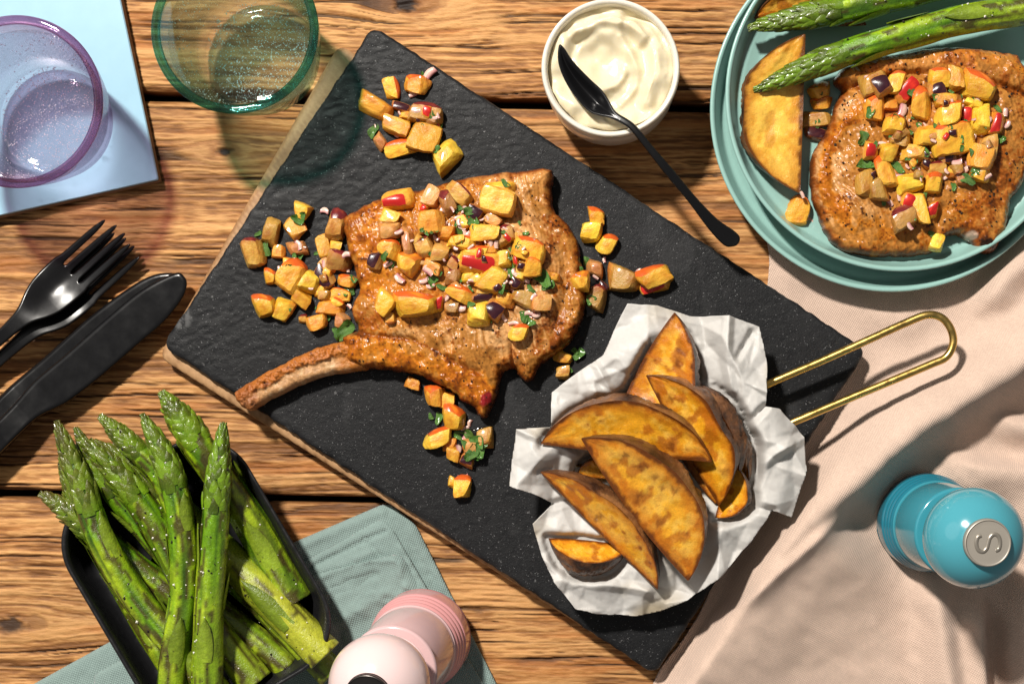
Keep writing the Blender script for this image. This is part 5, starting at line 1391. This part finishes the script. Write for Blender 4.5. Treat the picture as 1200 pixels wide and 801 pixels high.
cluster('on the bone-in chop', 'in the salsa heaped on the bone-in chop', 4.0038, 430, 200,
    [(100, 290, 90, 90, 0, 't'), (105, 215, 100, 90, 20, 'y'), (370, 290, 90, 65, 0, 'o'), (300, 120, 75, 115, 15, 't'), (430, 105, 120, 80, 40, 'd'), (380, 150, 90, 110, -30, 'd'), (340, 390, 85, 75, 10, 't'), (190, 340, 80, 165, -5, 't'), (190, 440, 105, 115, 20, 'o'),
     (270, 360, 80, 85, -20, 'd'), (545, 290, 155, 105, 5, 'y'), (580, 360, 70, 70, 0, 'o'), (650, 300, 80, 110, -20, 'd'), (640, 410, 90, 75, -10, 'y'), (400, 490, 80, 85, 5, 'd'), (480, 500, 65, 55, 0, 'y'), (310, 450, 105, 65, 30, 'o'), (400, 640, 75, 55, 0, 't'),
     (560, 550, 85, 55, 0, 'o'), (640, 600, 80, 70, 10, 'o'), (740, 600, 115, 85, 20, 't'), (820, 620, 95, 85, -10, 't'), (720, 465, 65, 95, 0, 'y'), (125, 140, 145, 85, -10, 'r'), (300, 250, 120, 115, -10, 'o'), (100, 370, 95, 95, 20, 'w'), (35, 420, 65, 90, 15, 'p'),
     (510, 200, 95, 85, 15, 'p'), (440, 340, 125, 85, 10, 'w'), (755, 370, 135, 105, 15, 'w'), (780, 455, 95, 95, 5, 'y'), (600, 510, 140, 115, 20, 'y'), (515, 425, 205, 110, 8, 'r'), (500, 385, 150, 70, -4, 'w'), (430, 580, 125, 75, 25, 'w'), (550, 590, 125, 55, -10, 'p'), (515, 670, 105, 130, 5, 'y'),
     (600, 645, 85, 85, 30, 'p'), (80, 625, 115, 115, 35, 'y'), (110, 690, 45, 50, 0, 'o'), (330, 625, 60, 75, 0, 'r'), (235, 630, 195, 115, -5, 'w'), (710, 755, 100, 85, 5, 'y'), (625, 90, 130, 75, -10, 'y'), (610, 150, 135, 120, 10, 'y'), (700, 530, 65, 65, 20, 'p'), (880, 500, 40, 42, 0, 'o'), (265, 175, 40, 50, 30, 'r'), (590, 230, 80, 60, 30, 't')],
    [(350, 190, 60), (430, 220, 55), (460, 175, 45), (440, 265, 60), (470, 305, 60), (580, 335, 50), (605, 345, 45), (290, 470, 60), (335, 478, 45), (375, 600, 55), (690, 480, 50), (740, 512, 60), (655, 505, 55), (690, 570, 55), (780, 650, 60), (795, 680, 50), (760, 665, 50), (560, 705, 60), (640, 690, 50), (150, 510, 65), (100, 440, 55), (322, 318, 40), (455, 285, 50), (690, 712, 60), (380, 400, 55), (150, 290, 50), (545, 300, 35), (270, 520, 60), (300, 545, 50), (440, 650, 60), (630, 455, 45), (780, 590, 45), (205, 330, 35)],
    [(485, 190, 60), (500, 240, 55), (430, 180, 50), (425, 300, 65), (500, 342, 50), (140, 335, 60), (85, 400, 50), (115, 430, 60), (310, 520, 55), (350, 545, 50), (680, 470, 75), (630, 540, 75), (825, 510, 95), (850, 535, 70), (770, 555, 50), (762, 705, 60), (735, 685, 60), (705, 770, 35), (570, 490, 40), (655, 395, 40), (650, 60, 50), (545, 110, 35), (790, 435, 50), (470, 600, 60), (580, 270, 25), (800, 375, 25), (255, 262, 25), (490, 630, 40), (300, 285, 25), (580, 700, 30), (640, 570, 40)])
cluster('trailing from the chop towards the paper', 'on the slate between the chop and the white paper', 3.08, 620, 220,
    [(245, 105, 75, 65, 10, 'w'), (225, 158, 95, 75, -5, 'y'), (280, 200, 75, 80, 15, 'w'), (240, 290, 85, 65, 10, 't'), (190, 342, 65, 78, -10, 'o'), (268, 362, 55, 45, 30, 'p'), (245, 395, 75, 80, 25, 'd'), (335, 330, 112, 100, 15, 't'), (450, 350, 110, 60, -15, 'r'), (455, 320, 150, 85, -25, 'w'), (128, 615, 80, 50, 18, 'o'), (125, 662, 55, 50, 0, 't')],
    [(395, 300, 30), (270, 260, 25), (240, 322, 30), (175, 320, 25)], [(205, 265, 35), (225, 405, 40), (180, 600, 50), (145, 655, 30), (190, 300, 35), (165, 590, 30)], 7, 9)
cluster('beneath the raw end of the chop', 'on the slate beneath the raw red end of the chop', 4.005, 440, 400,
    [(178, 198, 80, 60, 20, 'o'), (330, 272, 75, 75, 10, 'y'), (280, 262, 85, 100, -5, 'y'), (510, 450, 75, 95, 0, 't'), (350, 480, 65, 60, 0, 'o'), (430, 555, 85, 65, 15, 'p'), (370, 525, 70, 75, 10, 'o'), (370, 365, 105, 125, 5, 'y'), (290, 450, 155, 90, -18, 'w'), (360, 655, 40, 65, 0, 'y'), (405, 690, 80, 100, 5, 'w'), (455, 500, 90, 80, 10, 't')],
    [(420, 405, 50), (425, 445, 45), (465, 455, 40), (395, 500, 45), (412, 645, 60), (440, 380, 40)], [(440, 440, 70), (480, 470, 80), (450, 520, 85), (490, 510, 75), (400, 440, 60), (295, 360, 60), (262, 350, 35), (500, 480, 60), (460, 545, 60), (430, 490, 70), (255, 447, 20)])
cluster('on the plated chop', 'in the salsa heaped on the plated chop', 3.336, 920, 60,
    [(355, 125, 105, 90, -10, 't'), (415, 205, 65, 55, 0, 'o'), (570, 330, 105, 75, 0, 'y'), (450, 340, 85, 65, 0, 't'), (700, 300, 55, 55, 0, 't'), (800, 370, 65, 95, 0, 't'), (690, 500, 65, 55, 0, 't'), (660, 465, 55, 55, 0, 'o'), (600, 460, 75, 55, 0, 'd'), (310, 515, 65, 105, 0, 't'), (365, 540, 65, 100, -10, 't'), (470, 650, 95, 105, -25, 'd'),
     (630, 190, 95, 65, 0, 'o'), (380, 135, 65, 80, -35, 'p'), (430, 120, 85, 105, 5, 'w'), (530, 215, 75, 130, 0, 'y'), (480, 155, 65, 115, 35, 'r'), (355, 225, 75, 105, 0, 'y'), (430, 290, 80, 95, 10, 'w'), (605, 105, 75, 75, 0, 'y'), (600, 148, 80, 65, -5, 'p'), (665, 110, 68, 105, 0, 'o'), (765, 145, 135, 105, 15, 'y'), (640, 240, 115, 100, -10, 'w'),
     (612, 275, 45, 65, 0, 'p'), (715, 250, 45, 65, 0, 'r'), (765, 265, 72, 135, 5, 'y'), (830, 280, 65, 105, 10, 'r'), (655, 345, 145, 125, -15, 'w'), (640, 415, 75, 55, -10, 'p'), (400, 400, 80, 65, 0, 'y'), (510, 400, 125, 80, 10, 'o'), (335, 385, 75, 65, 0, 'r'), (395, 480, 75, 135, -20, 'w'), (345, 485, 28, 45, 0, 'p'), (500, 512, 105, 85, -5, 'y'), (580, 520, 65, 105, 5, 'w'),
     (530, 620, 75, 145, -15, 'y'), (490, 585, 65, 65, 20, 'r'), (577, 620, 45, 65, 0, 'r'), (595, 745, 65, 75, 10, 'y'), (770, 405, 95, 105, 10, 'o'), (760, 480, 75, 75, 0, 'y')],
    [(320, 190, 40), (460, 235, 65), (445, 490, 45), (445, 565, 50), (670, 440, 50), (750, 190, 60), (325, 100, 40), (780, 160, 30), (792, 490, 40), (870, 290, 40), (380, 360, 40), (630, 490, 45), (460, 405, 35), (485, 685, 40), (860, 240, 40), (740, 330, 40), (600, 345, 40), (560, 440, 40), (700, 470, 45), (410, 590, 40)],
    [(300, 340, 55), (310, 445, 70), (350, 375, 45), (440, 455, 60), (545, 395, 45), (510, 165, 65), (640, 310, 40), (710, 505, 65), (835, 340, 50), (545, 565, 30), (385, 590, 30), (830, 225, 40), (500, 655, 25), (745, 470, 40), (575, 715, 35), (430, 265, 35), (330, 240, 45), (690, 380, 25), (758, 270, 20), (465, 350, 35), (350, 440, 35), (600, 510, 25)], 9, 11)
cluster('on the teal plate beside the wedge', 'on the teal plate between golden wedge and chop', 3.336, 920, 60,
    [(140, 165, 85, 85, -10, 'o'), (145, 205, 75, 50, -10, 'w'), (125, 268, 115, 65, 5, 't'), (120, 325, 85, 55, 8, 'p'), (55, 628, 100, 120, 15, 'w')], [(68, 560, 35), (100, 660, 35)], [(125, 282, 40), (130, 155, 45)])

def filler(nm, where, cx, cy, rx, ry, n, seed, n_on, n_mt):
    rg = np.random.default_rng(seed); it = []; on = []; mt = []
    for k in range(n):
        a = rg.uniform(0, 6.28); r = math.sqrt(rg.random()); sz = rg.uniform(9, 16)
        it.append((cx + rx * r * math.cos(a), cy + ry * r * math.sin(a), sz, sz * rg.uniform(.6, 1), rg.uniform(0, 180), 'yptdrwdp'[rg.integers(8)]))
    for lst, m, lo, hi in ((on, n_on, 5, 11), (mt, n_mt, 4, 10)):
        for k in range(m):
            a = rg.uniform(0, 6.28); r = math.sqrt(rg.random()) * 1.05
            lst.append((cx + rx * r * math.cos(a), cy + ry * r * math.sin(a), rg.uniform(lo, hi)))
    dice(nm, where, 1.0, 0, 0, it)
    scatter_bits('onion', nm, where, 1.0, 0, 0, on, 8); scatter_bits('mint', nm, where, 1.0, 0, 0, mt, 8)
filler('on the bone-in chop', 'in the salsa heaped on the bone-in chop', 560, 290, 72, 50, 22, 71, 40, 46)
filler('on the plated chop', 'in the salsa heaped on the plated chop', 1105, 165, 60, 60, 16, 72, 30, 40)
filler('beside the rib bone', 'on the slate between rib bone and meat edge', 372, 335, 42, 48, 6, 73, 10, 14)
filler('in the small heap on the slate corner', 'in the small heap on the slate corner', 482, 145, 32, 32, 4, 74, 5, 5)

# thin wet smears of juice left on the slate
M_juice = pm('juice', (0.010, 0.009, 0.008), rough=0.06, spec=0.5, bump=[(250, 0.1, 0.0004)])
for k_, (cx, cy, r, lab) in enumerate([(692, 340, 26, 'wet juice smear on the slate between chop and paper'), (545, 515, 24, 'wet juice smear on the slate beneath the raw chop end')]):
    rg = np.random.default_rng(60 + k_)
    ol = [(cx + r * rg.uniform(.55, 1.25) * math.cos(t), cy + r * rg.uniform(.55, 1.25) * math.sin(t)) for t in np.linspace(0, 2 * math.pi, 11, endpoint=False)]
    P, sd, Q, _ = blob(ol, 1.6, 5)
    z = Z_SL + 0.00005 + 0.00055 * sst(0, 6, sd) + 0.0001 * fbm(P[:, 0] / 9, P[:, 1] / 9, 2, 61)
    V, F, inn = solid(P, sd, Q, z, np.full(len(P), Z_SL - 0.0008), Z_SL)
    tag(build('juice_smear', V, F, M_juice, None, True), lab, 'juice')

# ------------------------------------------------------------------ seasoning: grains too many to count
def grains(nm, label, cat, sites, n, rlo, rhi, colr, seed, m):
    rg = np.random.default_rng(seed); parts = []
    cv = np.array([[1, 0, 0], [-1, 0, 0], [0, 1, 0], [0, -1, 0], [0, 0, 1], [0, 0, -1]], float); cf = [(0, 2, 4), (2, 1, 4), (1, 3, 4), (3, 0, 4), (2, 0, 5), (1, 2, 5), (3, 1, 5), (0, 3, 5)]
    for k in range(n):
        p = sites[rg.integers(len(sites))]; r = rlo + (rhi - rlo) * rg.random() ** 2.2
        parts.append(((cv * rg.uniform(0.6, 1.2, (6, 1)) * r) @ rot_z(rg.uniform(0, 6)).T + p + np.array([rg.normal() * 0.0006, rg.normal() * 0.0006, r * 0.3]), cf))
    V, F = join(parts); o = build(nm, V, F, m, None, False)
    tag(o, label, cat, kind='stuff')
M_pep = pm('cracked_pepper', (0.022, 0.016, 0.012), rough=0.55)
M_salt = pm('salt_grain', (0.78, 0.74, 0.66), rough=0.3)
v1, p1, d1 = CHOP1; v2, p2, d2 = CHOP2
ok1 = d1 > 6
w1 = ok1 & ((p1[:, 0] > 585) | (p1[:, 1] > 372)) & (fbm(p1[:, 0] / 20, p1[:, 1] / 20, 2, 5) > -0.15)
grains('cracked_pepper', 'coarse black pepper scattered over the bone-in chop', 'pepper', v1[w1], 230, 0.0002, 0.00075, None, 1, M_pep)
w2 = (d2 > 5) & (fbm(p2[:, 0] / 22, p2[:, 1] / 22, 2, 6) > -0.1)
grains('cracked_pepper', 'coarse black pepper scattered over the plated chop', 'pepper', v2[w2], 520, 0.0002, 0.0009, None, 2, M_pep)
asp = np.concatenate(GRAIN_SITES)
grains('cracked_pepper', 'coarse black pepper sprinkled over the asparagus spears', 'pepper', asp, 520, 0.00025, 0.0009, None, 3, M_pep)
grains('salt_grains', 'coarse white salt sprinkled over the asparagus spears', 'salt', asp, 330, 0.00022, 0.0008, None, 4, M_salt)
